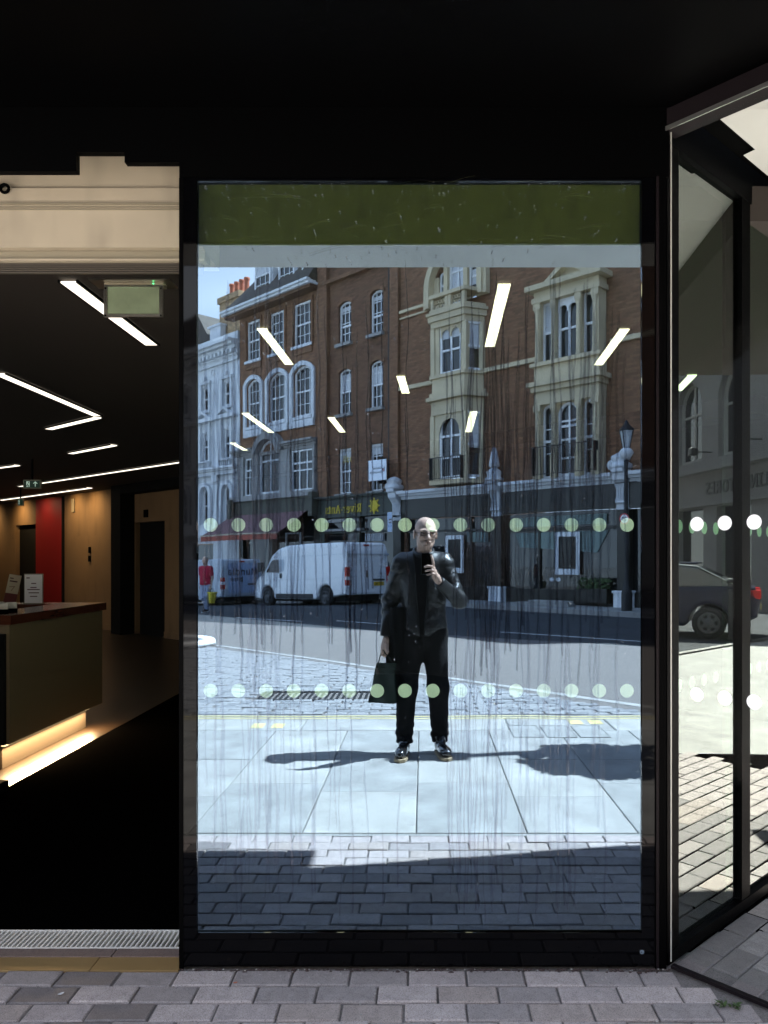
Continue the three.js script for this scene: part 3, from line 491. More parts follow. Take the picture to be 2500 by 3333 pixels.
// hanging sign over the doorway: its blank greenish back
{
  const Z = 3.62, f = (px, py) => [(px - 1378) / 2503 * Z, 1.49 - (py - 1820) / 2503 * Z, 2.8 - Z];
  const t = thing('hanging_sign', 'blank greenish back of a hanging exit sign in a metal frame', 'sign', f(435, 978));
  obj('back_plate', bx(-0.122, 0.122, -0.066, 0.064, -0.006, 0), M('greenback', [0.30, 0.36, 0.22], { roughness: 0.5, map: rep(tCloud, 0.4) }), t);
  obj('frame', [bx(-0.138, 0.138, -0.079, -0.0665, -0.008, 0.006), bx(-0.138, 0.138, 0.0645, 0.07, -0.008, 0.006), bx(-0.138, -0.1225, -0.066, 0.064, -0.008, 0.006), bx(0.1225, 0.138, -0.066, 0.064, -0.008, 0.006)], 'steel', t);
  for (const [x, y] of [[-0.13, -0.0725], [0.13, -0.0725], [-0.13, 0.055], [0.13, 0.055]]) obj('screw', mv(new THREE.CylinderGeometry(0.004, 0.004, 0.004, 10).rotateX(Math.PI / 2), x, y, 0.007), 'black', t);
  obj('ceiling_plate', bx(-0.2, 0.18, 0.086, 0.092, -0.09, 0.03), 'steel', t); obj('mount', bx(-0.14, 0.14, 0.0705, 0.085, -0.05, 0.0), 'creamdark', t);
  const led = new THREE.MeshPhysicalMaterial({ color: 0x000000, emissive: new THREE.Color().setRGB(0.1, 1, 0.3), emissiveIntensity: 0.5 }); led.name = 'led_glow';
  obj('indicator_led', mv(new THREE.SphereGeometry(0.0035, 8, 6), 0.093, 0.079, 0.001), led, t);
}
// far exit signs: running figure and arrow on green
{
  const draw = (arrow) => canvasTex(128, 64, (x, w, h) => { x.fillStyle = '#0d2a1c'; x.fillRect(0, 0, w, h); x.fillStyle = '#cfe8d8'; x.fillRect(20, 8, 26, 48); x.fillStyle = '#0d2a1c'; x.beginPath(); x.arc(36, 17, 5, 0, 7); x.fill(); x.lineWidth = 6; x.strokeStyle = '#0d2a1c'; x.beginPath(); x.moveTo(34, 24); x.lineTo(30, 38); x.lineTo(38, 44); x.lineTo(36, 54); x.moveTo(30, 38); x.lineTo(22, 48); x.stroke(); if (arrow) { x.strokeStyle = '#cfe8d8'; x.lineWidth = 7; x.beginPath(); x.moveTo(92, 54); x.lineTo(92, 12); x.moveTo(76, 28); x.lineTo(92, 12); x.lineTo(108, 28); x.stroke(); } });
  const mk = (label, px, py, Z, w, h, arrow) => { const p = [(px - 1378) / 2503 * Z, 1.49 - (py - 1820) / 2503 * Z, 2.8 - Z], t = thing('exit_sign', label, 'exit sign', p); const tx = draw(arrow); plate('sign_face', w, h, tx, t, [0, 0, 0.012], { emissive: new THREE.Color(1, 1, 1), emissiveMap: tx, emissiveIntensity: 0.05 }); obj('sign_box', bx(-w / 2 - 0.012, w / 2 + 0.012, -h / 2 - 0.012, h / 2 + 0.012, -0.03, 0.01), 'creamdark', t); obj('stem', bx(-0.01, 0.01, h / 2 + 0.012, 2.95 - p[1], -0.015, 0.005), 'black', t); };
  mk('dark green exit sign with running figure and up arrow', 105, 1576, 11.2, 0.23, 0.105, true); mk('smaller green exit sign near the left edge wall', 67, 1634, 15.5, 0.1, 0.12, false);
}
// reception desk
{
  const t = thing('reception_desk', 'cream reception desk with dark wooden top and lit plinth', 'reception desk');
  obj('front_panel', [bx(-4.7, -2.88, 0.2, 1.03, -4.1, -2.55)], M('deskcream', [0.17, 0.13, 0.075], { roughness: 0.5 }), t);
  obj('countertop', [bx(-4.72, -2.86, 1.034, 1.1, -4.14, -3.85), bx(-3.2, -2.86, 1.034, 1.1, -3.848, -2.53), bx(-4.72, -3.202, 1.034, 1.1, -2.83, -2.53)], 'woodtop', t);
  obj('well', bx(-4.7, -3.22, 1.032, 1.04, -3.84, -2.85), 'lobbydark', t);
  obj('end_panel', bx(-4.7, -2.9, 0.2, 0.97, -2.548, -2.52), 'lobbydark', t);
  obj('plinth', bx(-4.65, -2.985, 0, 0.165, -4.0, -2.65), M('plinthbrown', [0.05, 0.036, 0.024], { roughness: 0.7 }), t);
  const g2 = new THREE.MeshPhysicalMaterial({ color: 0x111111, emissive: new THREE.Color().setRGB(1, 0.72, 0.36), emissiveIntensity: 0.35 }); g2.name = 'plinth_glow';
  obj('plinth_lamp', bx(-2.975, -2.945, 0.17, 0.198, -3.98, -2.62), g2, t);
  const l = new THREE.RectAreaLight(new THREE.Color().setRGB(1, 0.68, 0.34), 52, 1.4, 0.03); l.name = 'plinth_light'; l.position.set(-2.94, 0.165, -3.3); const dir = V3(0, 0, 1), zA = V3(-0.45, 0.89, 0).normalize(), yA = zA.clone().cross(dir).normalize(), xA = yA.clone().cross(zA); l.quaternion.setFromRotationMatrix(new THREE.Matrix4().makeBasis(xA, yA, zA)); scene.add(l);
  const sh = thing('desk_chair', 'black rounded chair back in front of the reception desk', 'chair', [-3.0, 0, -2.1]);
  obj('backrest', rbx(-0.42, 0.12, 0.82, 0.94, -0.3, 0.05, 0.05, 4), 'blackmatt', sh); obj('stem', rod([-0.15, 0.05, -0.12], [-0.15, 0.82, -0.12], 0.03), 'blackmatt', sh); obj('foot', lathe([[0.001, 0.05], [0.22, 0.03], [0.24, 0], [0.001, 0]]), 'blackmatt', sh);
  const b = one('door_stop', 'dark low box on the lobby floor at the left edge', 'box', rbx(-2.9, -2.67, -0.001, 0.07, -2.16, -1.95, 0.012, 2), 'blackmatt');
}
// papers on the desk
{
  const notice = canvasTex(160, 256, (x, w, h) => { x.fillStyle = '#e8e2dc'; x.fillRect(0, 0, w, h); x.fillStyle = '#5a2520'; x.fillRect(16, 26, 30, 9); for (const [a, y, l] of [[60, 76, 44], [52, 112, 56], [24, 131, 112], [36, 160, 94], [48, 192, 66]]) x.fillRect(a, y, l, 8); });
  const t = thing('notice_stand', 'white printed notice in a clear stand on the desk top', 'notice', [-3.42, 1.1, -3.95]);
  plate('notice', 0.155, 0.25, notice, t, [0, 0.13, 0.004]); obj('stand', [bx(-0.083, 0.083, 0, 0.262, -0.006, 0.002), bx(-0.083, 0.083, 0, 0.006, -0.04, 0.03)], 'creamdark', t);
  const lf = canvasTex(96, 224, (x, w, h) => { x.fillStyle = '#c9b99a'; x.fillRect(0, 0, w, h); x.fillStyle = '#4a1714'; x.fillRect(10, 26, 30, 8); x.fillRect(14, 48, 60, 10); x.strokeStyle = '#7a4a38'; x.lineWidth = 4; x.beginPath(); x.moveTo(20, 100); x.lineTo(60, 92); x.lineTo(40, 130); x.stroke(); x.fillStyle = '#6a2a24'; x.fillRect(0, 150, w, 74); });
  const q = thing('leaflet', 'tilted tan leaflet standing behind the notice on the desk', 'leaflet', [-3.66, 1.1, -4.0]); q.rotation.set(-0.12, 0.25, -0.14); plate('leaflet', 0.1, 0.25, lf, q, [0, 0.13, 0.003]); obj('backing', bx(-0.051, 0.051, 0.003, 0.256, -0.003, 0.001), 'creamdark', q);
  for (let i = 0; i < 4; i++) { const o = thing('card_box', ['white leaflet box at the near end of the row on the desk', 'second white leaflet box in the row on the desk', 'third white leaflet box in the row on the desk', 'white leaflet box farthest back in the row'][i], 'leaflet box', [-3.02 - (i % 2) * 0.09, 1.1, -2.72 - Math.floor(i / 2) * 0.12], 0.4); obj('card', [rbx(-0.035, 0.035, 0.0, 0.075, -0.012, 0.012, 0.003, 1)], 'paper', o); obj('tray', bx(-0.04, 0.04, 0, 0.03, 0.014, 0.02), 'black', o); }
  const pl = one('desk_pad', 'pale pad lying on the back of the reception desk', 'pad', bx(-4.0, -3.72, 1.102, 1.112, -4.06, -3.9), 'paper');
}

// ------------------------------------------------------------------ the far side of the street (seen mirrored in the window)
// A house stands at a = A0 with its own axes: x along the street, y up, z towards the street; shapes below are given in street a and shifted
let A0 = 0;
function house(name, label, a0, cat = 'building') { A0 = a0; const [x, z] = S2W(a0, 0); return thing(name, label, cat, [x, 0, z], ROT); }
function part(name, geos, mat, parent) { geos = (Array.isArray(geos) ? geos : [geos]).map(clean); for (const g of geos) g.translate(-A0, 0, 0); return obj(name, geos, mat, parent); }
const arcTop = (x0, x1, y0, ys, rise, n = 12) => { const p = [[x0, y0], [x1, y0], [x1, ys]]; if (rise > 0) { const w = (x1 - x0) / 2, R = (w * w + rise * rise) / (2 * rise), cy = ys + rise - R, a = Math.asin(Math.min(1, w / R)); const A = rise > w ? Math.PI - a : a; for (let i = 1; i < n; i++) { const q = A - 2 * A * i / n; p.push([(x0 + x1) / 2 + R * Math.sin(q), cy + R * Math.cos(q)]); } } p.push([x0, ys]); return p; };
const rev = (p) => [...p].reverse();
// a sash window: white frame with meeting rail and glazing bars, dark old glass behind (a sub-part), perhaps a pale curtain
function sash(parent, o) {
  const { x0, x1, y0, y1, rise = 0, z = -0.13, f = 0.07, cols = 2, rows = 4, mid = 0.5, frame = 'whitepaint', glass = 'oldglass', curtain = 0, bar = 0.028 } = o;
  const ys = y1 - rise, g = [];
  g.push(ext(shp(arcTop(x0, x1, y0, ys, rise), [rev(arcTop(x0 + f, x1 - f, y0 + f, ys - (rise ? 0.01 : f), Math.max(0, rise - f * 0.9)))]), z - 0.03, z + 0.05));
  const h = y1 - y0;
  if (mid) g.push(bx(x0 + f, x1 - f, y0 + h * mid - 0.035, y0 + h * mid + 0.035, z - 0.02, z + 0.04));
  for (let i = 1; i < cols; i++) { const x = x0 + (x1 - x0) * i / cols, xw = (x1 - x0) / 2, top = ys + (rise ? rise * (1 - Math.pow((x - (x0 + x1) / 2) / xw, 2)) : 0) - f * 0.7; g.push(bx(x - bar / 2, x + bar / 2, y0 + f, top, z - 0.015, z + 0.02)); }
  for (let j = 1; j < rows; j++) { const y = y0 + h * j / rows; if (mid && Math.abs(y - (y0 + h * mid)) < 0.09 || y > ys) continue; g.push(bx(x0 + f, x1 - f, y - bar / 2, y + bar / 2, z - 0.014, z + 0.018)); }
  const w = part('window', g, frame, parent);
  const pane = uvm(ext(shp(arcTop(x0 + f * 0.6, x1 - f * 0.6, y0 + f * 0.5, ys - 0.02, Math.max(0, rise - 0.05))), z - 0.028, z - 0.02)); part('pane', pane, glass, w);
  if (curtain) part('curtain', bx(x0 + f, x1 - f, y0 + f + h * (1 - curtain), ys - 0.05, z - 0.018, z - 0.0165), 'curtain', w);
  if (o.sill) part('sill', bx(x0 - 0.1, x1 + 0.1, y0 - 0.13, y0 - 0.003, -0.2, 0.1), o.sill, w);
  return w;
}
// an arched band: the outline of one arch less that of a smaller one on the same foot
const band = (o, i) => { const A = arcTop(...o), B = arcTop(...i); return shp([...A.slice(1), A[0], ...rev([...B.slice(1), B[0]])]); };
const headP = (l, r, y0, y1, e, rise) => { const B = arcTop(l + e, r - e, y0, y0 + 0.02, rise, 14); return shp([[l, y0], B[0], ...rev(B.slice(1)), [r, y0], [r, y1], [l, y1]]); };
const hole = (x0, x1, y0, y1, rise = 0) => rev(arcTop(x0, x1, y0, y1 - rise, rise));
const strip2 = (a0, a1, y0, y1, z0, z1) => bx(a0, a1, y0, y1, z0, z1);
// a moulded cornice between a0 and a1, top at y, reaching out d
const corn = (a0, a1, y, h, d, z = 0) => [bx(a0, a1, y - h * 0.34, y, z, z + d), bx(a0, a1, y - h * 0.62, y - h * 0.345, z, z + d * 0.72), bx(a0, a1, y - h, y - h * 0.625, z, z + d * 0.4)];

// ---- white stucco house
{
  const b = house('white_house', 'white stucco house with pediments and arched windows, left of the brick one', 21);
  const wins = [], up = [[16.72, 17.35], [18.66, 19.3], [20.6, 21.25], [22.55, 23.2], [24.5, 25.15]];
  const holes = []; for (const [l, r] of up) { holes.push(hole(l, r, 8.95, 10.1), hole(l, r, 6.42, 7.85), hole(l - 0.03, r + 0.06, 3.3, 5.1, 0.36)); }
  part('wall', uvm(ext(shp([[15.96, -1.4], [26.5, -1.4], [26.5, 11.0], [15.96, 11.0]], [...holes, hole(18.2, 20.2, -0.3, 2.3), hole(21.2, 23.4, -0.3, 2.3)]), -0.3, 0)), 'stucco', b);
  for (const [l, r] of up) {
    sash(b, { x0: l, x1: r, y0: 8.95, y1: 10.1, cols: 1, rows: 2, f: 0.06, curtain: rnd() < 0.5 ? 0.4 : 0 }); sash(b, { x0: l, x1: r, y0: 6.42, y1: 7.85, cols: 1, rows: 2, f: 0.06, curtain: 0.3 }); sash(b, { x0: l - 0.03, x1: r + 0.06, y0: 3.3, y1: 5.1, rise: 0.36, cols: 1, rows: 2, f: 0.08 });
    const m = (l + r) / 2;
    part('pediment', [ext(shp([[m - 0.85, 8.42], [m + 0.85, 8.42], [m, 8.85]], [[[m - 0.5, 8.49], [m, 8.74], [m + 0.5, 8.49]]]), 0.001, 0.26), bx(m - 0.9, m + 0.9, 8.3, 8.418, 0.001, 0.3), bx(m - 0.5, m - 0.36, 6.4, 8.298, 0.001, 0.12), bx(m + 0.36, m + 0.5, 6.4, 8.298, 0.001, 0.12)], 'stucco', b);
    part('window_surround', [bx(l - 0.16, l - 0.002, 8.9, 10.22, 0.001, 0.09), bx(r + 0.002, r + 0.16, 8.9, 10.22, 0.001, 0.09), bx(l - 0.22, r + 0.22, 10.225, 10.36, 0.001, 0.14), bx(l - 0.2, r + 0.2, 8.78, 8.895, 0.001, 0.14), bx(m - 0.1, m + 0.1, 10.365, 10.6, 0.001, 0.16)], 'whiteold', b);
    const n = ext(band([l - 0.26, r + 0.29, 3.25, 4.75, 0.56, 14], [l - 0.04, r + 0.07, 3.25, 4.75, 0.37, 14]), 0.001, 0.15); part('arch_surround', n, 'whiteold', b);
    part('pilaster', [bx(r + 0.42, r + 0.74, 2.7, 5.5, 0.001, 0.16), bx(r + 0.36, r + 0.8, 5.3, 5.62, 0.161, 0.24)], 'stucco', b);
    part('balcony_panel', [bx(l - 0.2, r + 0.2, 5.9, 5.98, 0.05, 0.3), bx(l - 0.2, r + 0.2, 6.28, 6.36, 0.05, 0.3), ...[0, 1, 2, 3, 4, 5].map((i) => bx(l - 0.15 + i * 0.185, l - 0.07 + i * 0.185, 5.982, 6.278, 0.1, 0.2))], 'whiteold', b);
    part('roundel', mv(new THREE.TorusGeometry(0.14, 0.035, 8, 20), r + 0.95, 10.75, 0.02), 'whiteold', b);
  }
  part('cornice', [...corn(15.97, 26.5, 11.95, 0.42, 0.65), ...corn(15.97, 26.5, 11.3, 0.2, 0.2), bx(15.97, 26.5, 11.0, 11.52, -0.3, 0.12), ...Array.from({ length: 30 }, (_, i) => bx(16.05 + i * 0.35, 16.2 + i * 0.35, 11.3, 11.5, 0.121, 0.4))], 'stucco', b);
  part('entablature', [...corn(15.97, 26.5, 6.0, 0.3, 0.4), bx(15.97, 26.5, 5.62, 5.7, 0.001, 0.25), ...corn(15.97, 26.5, 2.75, 0.25, 0.3)], 'whiteold', b);
  part('parapet', [bx(15.97, 26.5, 11.95, 12.35, -0.3, 0.1)], 'stucco', b);
  const rf = part('roof', [ext(shp([[19.25, 12.3], [26.5, 12.3], [26.5, 14.2], [21.4, 14.3], [20.9, 14.4]]), -5, -0.6), ext(shp([[16, 12.0], [26.5, 12.0], [26.5, 12.3], [16, 12.3]]), -9, -0.31)], 'slate', b);
  const ch = part('chimney', [bx(17.35, 19.2, 11.9, 14.55, -2.1, -0.9), bx(17.28, 19.27, 14.55, 14.85, -2.2, -0.8)], 'brickyellow', rf);
  for (let i = 0; i < 4; i++) part('chimney_pot', mv(lathe([[0.16, 0], [0.14, 0.1], [0.12, 0.7], [0.16, 0.75], [0.15, 0.85], [0.1, 0.85]]), 17.6 + i * 0.46, 14.85, -1.5), 'terracotta', rf);
  part('dormer', [bx(18.6, 19.6, 12.3, 13.3, -1.6, -0.59), bx(18.5, 19.7, 13.3, 13.4, -1.7, -0.5)], 'whiteold', rf);
  part('ground_window', [bx(18.24, 20.16, -0.3, 2.26, -0.2, -0.15), bx(21.24, 23.36, -0.3, 2.26, -0.2, -0.15)], 'shopglass', b);
  for (let i = 0; i < 9; i++) part('rusticated_course', bx(15.97, 18.18, -0.4 + i * 0.3, -0.12 + i * 0.3, 0.001, 0.05), 'stucco', b);
}
// ---- red brick house with mansard
{
  const b = house('mansard_house', 'tall red brick house with slate mansard, dormers and striped awning', 13);
  const top = [[14.2, 15.34], [12.33, 13.48], [10.42, 11.68]], midw = [[14.2, 15.36], [12.2, 13.58], [10.38, 11.7]];
  const holes = []; top.forEach(([l, r]) => holes.push(hole(l, r, 10.75, 12.6))); midw.forEach(([l, r]) => holes.push(hole(l, r, 7.65, 9.85, 0.3)));
  part('wall', uvm(ext(shp([[9.92, 4.3], [15.94, 4.3], [15.94, 13.0], [9.92, 13.0]], [...holes, hole(10.1, 15.5, 4.4, 6.3)]), -0.3, 0)), 'brick', b);
  top.forEach(([l, r]) => { sash(b, { x0: l, x1: r, y0: 10.75, y1: 12.6, cols: 4, rows: 4, f: 0.08, sill: 'whiteold' }); part('window_apron', [bx(l - 0.05, r + 0.05, 10.35, 10.61, 0.001, 0.05), bx(l - 0.12, l - 0.002, 10.62, 12.7, 0.001, 0.06), bx(r + 0.002, r + 0.12, 10.62, 12.7, 0.001, 0.06)], 'brick', b); });
  midw.forEach(([l, r]) => { sash(b, { x0: l, x1: r, y0: 7.65, y1: 9.85, rise: 0.3, cols: 4, rows: 4, f: 0.1, sill: 'whiteold' }); part('window_surround', [ext(band([l - 0.2, r + 0.2, 7.5, 9.6, 0.44, 14], [l - 0.002, r + 0.002, 7.5, 9.55, 0.302, 14]), 0.001, 0.1), bx(l - 0.16, r + 0.16, 7.18, 7.49, 0.001, 0.12)], 'whiteold', b); });
  part('eaves', [bx(9.85, 16.6, 13.0, 13.1, 0.001, 0.62), bx(9.85, 16.6, 13.105, 13.2, 0.5, 0.72)], 'stucco', b);
  part('eaves_soffit', [bx(9.9, 16.5, 12.86, 12.995, 0.001, 0.5)], 'brickdark', b);
  const hipG = (() => { const B = [[9.95, 13.2, 0.6], [16.5, 13.2, 0.6], [16.5, 13.2, -6], [9.95, 13.2, -6]], T = [[9.95, 16.6, -1.7], [13.3, 16.6, -1.7], [13.3, 16.6, -4.6], [9.95, 16.6, -4.6]], p = []; for (let i = 0; i < 4; i++) { const k = (i + 1) % 4; p.push(...B[i], ...B[k], ...T[k], ...B[i], ...T[k], ...T[i]); } p.push(...T[0], ...T[1], ...T[2], ...T[0], ...T[2], ...T[3]); const g = new THREE.BufferGeometry(); g.setAttribute('position', new THREE.Float32BufferAttribute(p, 3)); g.computeVertexNormals(); return uvm(g); })();
  const rf = part('mansard', hipG, 'slate', b);
  for (const [l, r] of [[13.3, 14.5], [11.5, 12.65], [10.0, 10.95]]) { const d = part('dormer', [bx(l - 0.1, r + 0.1, 13.45, 15.5, -1.6, 0.02), bx(l - 0.2, r + 0.2, 15.5, 15.62, -1.7, 0.12)], 'whiteold', b); sash(b, { x0: l, x1: r, y0: 13.62, y1: 15.3, z: 0.07, cols: 3, rows: 4, f: 0.08, curtain: 0.5 }); }
  // first floor: stone framed studio windows under a big arch
  const sx = [[14.75, 15.4, 4.45, 5.95], [12.62, 14.2, 4.45, 6.35], [10.2, 11.75, 4.45, 6.2]];
  part('bay_stonework', [bx(10.05, 10.18, 4.3, 6.5, -0.2, 0.18), bx(11.78, 12.58, 4.3, 6.3, -0.2, 0.16), bx(14.22, 14.72, 4.3, 6.3, -0.2, 0.16), bx(15.43, 16.0, 4.3, 6.3, -0.2, 0.16), ...corn(14.5, 16.3, 6.62, 0.26, 0.4), ...corn(9.98, 12.3, 6.62, 0.26, 0.4), ext(band([12.25, 14.6, 6.3, 6.4, 0.86, 18], [12.6, 14.22, 6.3, 6.34, 0.55, 18]), -0.1, 0.3), ext(band([12.4, 14.42, 6.3, 6.38, 0.72, 18], [12.6, 14.22, 6.3, 6.34, 0.55, 18]), 0.301, 0.38), bx(10.05, 15.98, 6.22, 6.36, -0.2, 0.1), bx(10.0, 16.3, 4.18, 4.42, -0.2, 0.35)], 'stonegrey', b);
  sash(b, { x0: 14.75, x1: 15.4, y0: 4.45, y1: 6.2, cols: 2, rows: 2, mid: 0.68, z: 0.0, f: 0.06 });
  sash(b, { x0: 12.6, x1: 14.2, y0: 4.45, y1: 6.84, rise: 0.5, cols: 2, rows: 1, mid: 0.62, z: 0.0, f: 0.1, bar: 0.07 });
  sash(b, { x0: 10.2, x1: 11.76, y0: 4.45, y1: 6.2, cols: 3, rows: 2, mid: 0.68, z: 0.0, f: 0.07, bar: 0.06 });
  part('shop_fascia', [bx(9.92, 16.2, 3.55, 4.18, -0.3, 0.22), bx(16.0, 16.25, 3.3, 4.3, -0.1, 0.5), bx(9.8, 10.05, 3.3, 4.3, -0.1, 0.5)], 'stonedark', b);
  part('shop_front', [bx(9.92, 16.0, -1.3, 0.3, -0.3, 0), bx(9.92, 10.3, 0.3, 3.55, -0.3, 0), bx(13.3, 13.55, 0.3, 3.55, -0.3, 0), bx(15.7, 16.0, 0.3, 3.55, -0.3, 0)], 'shopdark', b);
  part('shop_pane', [bx(10.3, 13.3, 0.3, 3.55, -0.3, -0.2), bx(13.55, 15.7, 0.3, 3.55, -0.3, -0.2)], 'shopglass', b);
  part('door_frame', [bx(12.4, 12.47, 0, 2.6, -0.19, -0.12), bx(11.4, 11.47, 0, 2.6, -0.19, -0.12), bx(11.4, 12.47, 2.6, 2.67, -0.19, -0.12)], 'whitepaint', b);
  // the awning: wine and white stripes
  const [ax, az] = S2W(13.45, 0.23), aw = thing('shop_awning', 'wine red and white striped awning let down over the shop front', 'awning', [ax, 3.55, az], ROT);
  const stripes = canvasTex(1024, 32, (x, w, h) => { x.fillStyle = '#9a8280'; x.fillRect(0, 0, w, h); x.fillStyle = '#54202a'; for (let i = 0; i < 56; i++) x.fillRect(i * 18.3, 0, 11, h); });
  const S = new THREE.MeshPhysicalMaterial({ map: stripes, roughness: 0.9, side: THREE.DoubleSide }); S.name = 'awning_cloth';
  const cloth = new THREE.PlaneGeometry(5.9, 1, 30, 8); { const p = cloth.attributes.position; for (let i = 0; i < p.count; i++) { const t = 0.5 - p.getY(i), x = p.getX(i); p.setXYZ(i, x * (1 + 0.02 * t), -0.95 * t - 0.05 * Math.sin(Math.PI * t) - 0.006 * Math.cos(x * 9) * t, 1.5 * t); } cloth.computeVertexNormals(); }
  obj('cloth', cloth, S, aw);
  const val = new THREE.PlaneGeometry(6.0, 0.2, 60, 2); { const p = val.attributes.position; for (let i = 0; i < p.count; i++) p.setXYZ(i, p.getX(i), p.getY(i) - 1.1 - (p.getY(i) < -0.05 ? 0.03 * Math.abs(Math.sin(p.getX(i) * 8)) : 0), 1.52); val.computeVertexNormals(); }
  obj('valance', val, M('valance', [0.36, 0.09, 0.06], { roughness: 0.9, side: THREE.DoubleSide }), aw); obj('front_bar', bx(-3, 3, -0.99, -0.93, 1.48, 1.54), 'cream', aw);
  obj('arm', [rod([-2.6, -0.7, 0], [-2.6, -0.95, 1.5], 0.02), rod([2.6, -0.7, 0], [2.6, -0.95, 1.5], 0.02)], 'iron', aw);
}
// ---- plain brick block
{
  const b = house('plain_brick_house', 'plain dark brick block with four tall white sash windows', 7.5);
  const ws = [[7.92, 8.72], [6.03, 6.78]], hs = []; ws.forEach(([l, r], i) => { hs.push(hole(l, r, 10.3, 12.0, 0.14), hole(l, r, 7.4, 9.25, 0.14), hole(l, r, 4.15, 6.0)); });
  part('wall', uvm(ext(shp([[5.04, 3.9], [9.9, 3.9], [9.9, 19.2], [5.04, 19.2]], [...hs, hole(8.1, 9.0, 13.6, 15.2)]), -0.35, -0.05)), 'brickdark', b);
  part('wall_end', [bx(9.6, 9.9, -1, 3.9, -8, -0.05), bx(9.901, 10.2, 12.9, 19.2, -8, -0.05), bx(5.04, 9.9, 18.9, 19.2, -8, -0.351)], 'brickdark', b);
  ws.forEach(([l, r], i) => { for (const [y0, y1, q] of [[10.3, 12.0, 0.14], [7.4, 9.25, 0.14], [4.15, 6.0, 0]]) sash(b, { x0: l, x1: r, y0, y1, rise: q, z: -0.2, cols: y0 === 7.4 ? 3 : 3, rows: 4, f: 0.07, mid: y0 > 10 ? 0.42 : 0.5, sill: 'stonegrey', curtain: y0 === 7.4 ? 0.5 : 0.25 }); });
  sash(b, { x0: 8.1, x1: 9.0, y0: 13.6, y1: 15.2, z: -0.2, cols: 2, rows: 2 });
  part('window_arch', ws.flatMap(([l, r]) => [[12.0], [9.25]].map(([y]) => ext(band([l - 0.1, r + 0.1, y - 0.14, y - 0.02, 0.2, 12], [l - 0.001, r + 0.001, y - 0.14, y - 0.135, 0.14, 12]), -0.05, -0.02))), 'brick', b);
  part('brick_pier', [bx(9.3, 9.9, 3.9, 19.2, -0.049, 0.12), bx(5.04, 5.5, 3.9, 19.2, -0.049, 0.12)], 'brick', b);
  part('drainpipe', [rod([5.56, 3.9, 0.06], [5.56, 17, 0.06], 0.055)], 'iron', b);
  part('gutter_band', [bx(5.04, 9.9, 12.9, 13.05, -0.05, 0.14)], 'brick', b);
  // ground floor shop, dark olive front with yellow letters
  part('shop_fascia', [bx(5.05, 9.9, 3.2, 3.9, -0.3, 0.16), ...corn(5.05, 9.9, 4.05, 0.16, 0.4)], 'shopgreen', b);
  part('shop_front', [bx(5.05, 9.9, -1, 0.6, -0.3, 0), bx(9.6, 9.9, 0.6, 3.2, -0.3, 0), bx(7.35, 7.5, 0.6, 3.2, -0.3, 0), bx(5.05, 5.3, 0.6, 3.2, -0.3, 0), bx(5.3, 9.6, 2.55, 2.62, -0.2, 0)], 'shopgreen', b);
  part('shop_pane', [bx(5.3, 7.35, 0.6, 3.2, -0.3, -0.15), bx(7.5, 9.6, 0.6, 3.2, -0.3, -0.15)], 'shopglass', b);
  part('light_panel', [bx(7.3, 9.6, 3.0, 3.12, -0.14, 0.1), bx(7.2, 9.6, 2.64, 2.74, -0.14, 0.08)], 'stonegrey', b);
  for (let i = 0; i < 9; i++) part('louvre', bx(6.05 + i * 0.12, 6.1 + i * 0.12, 2.2, 2.5, -0.14, -0.05), 'curtain', b);
  const tx = letters('River-Ants', 0.33, 0.03, serif); tx.translate(8.15, 3.36, 0.16); part('shop_lettering', tx, M('yellowpaint', [0.62, 0.46, 0.03], { roughness: 0.6 }), b);
  part('shop_emblem', [mv(lathe([[0.001, 0.05], [0.2, 0.03], [0.24, 0], [0.001, 0]], 16).rotateX(Math.PI / 2), 6.3, 3.56, 0.165), ...[0, 1, 2, 3, 4, 5, 6, 7].map((i) => { const g = bx(-0.03, 0.03, 0.18, 0.32, 0, 0.02); g.rotateZ(i * 0.785); return mv(g, 6.3, 3.56, 0.162); })], 'yellowpaint', b);
  part('window_lettering', (() => { const g = letters('poli', 0.26, 0.01, serif); g.translate(8.25, 5.45, -0.19); return g; })(), 'yellowpaint', b);
}
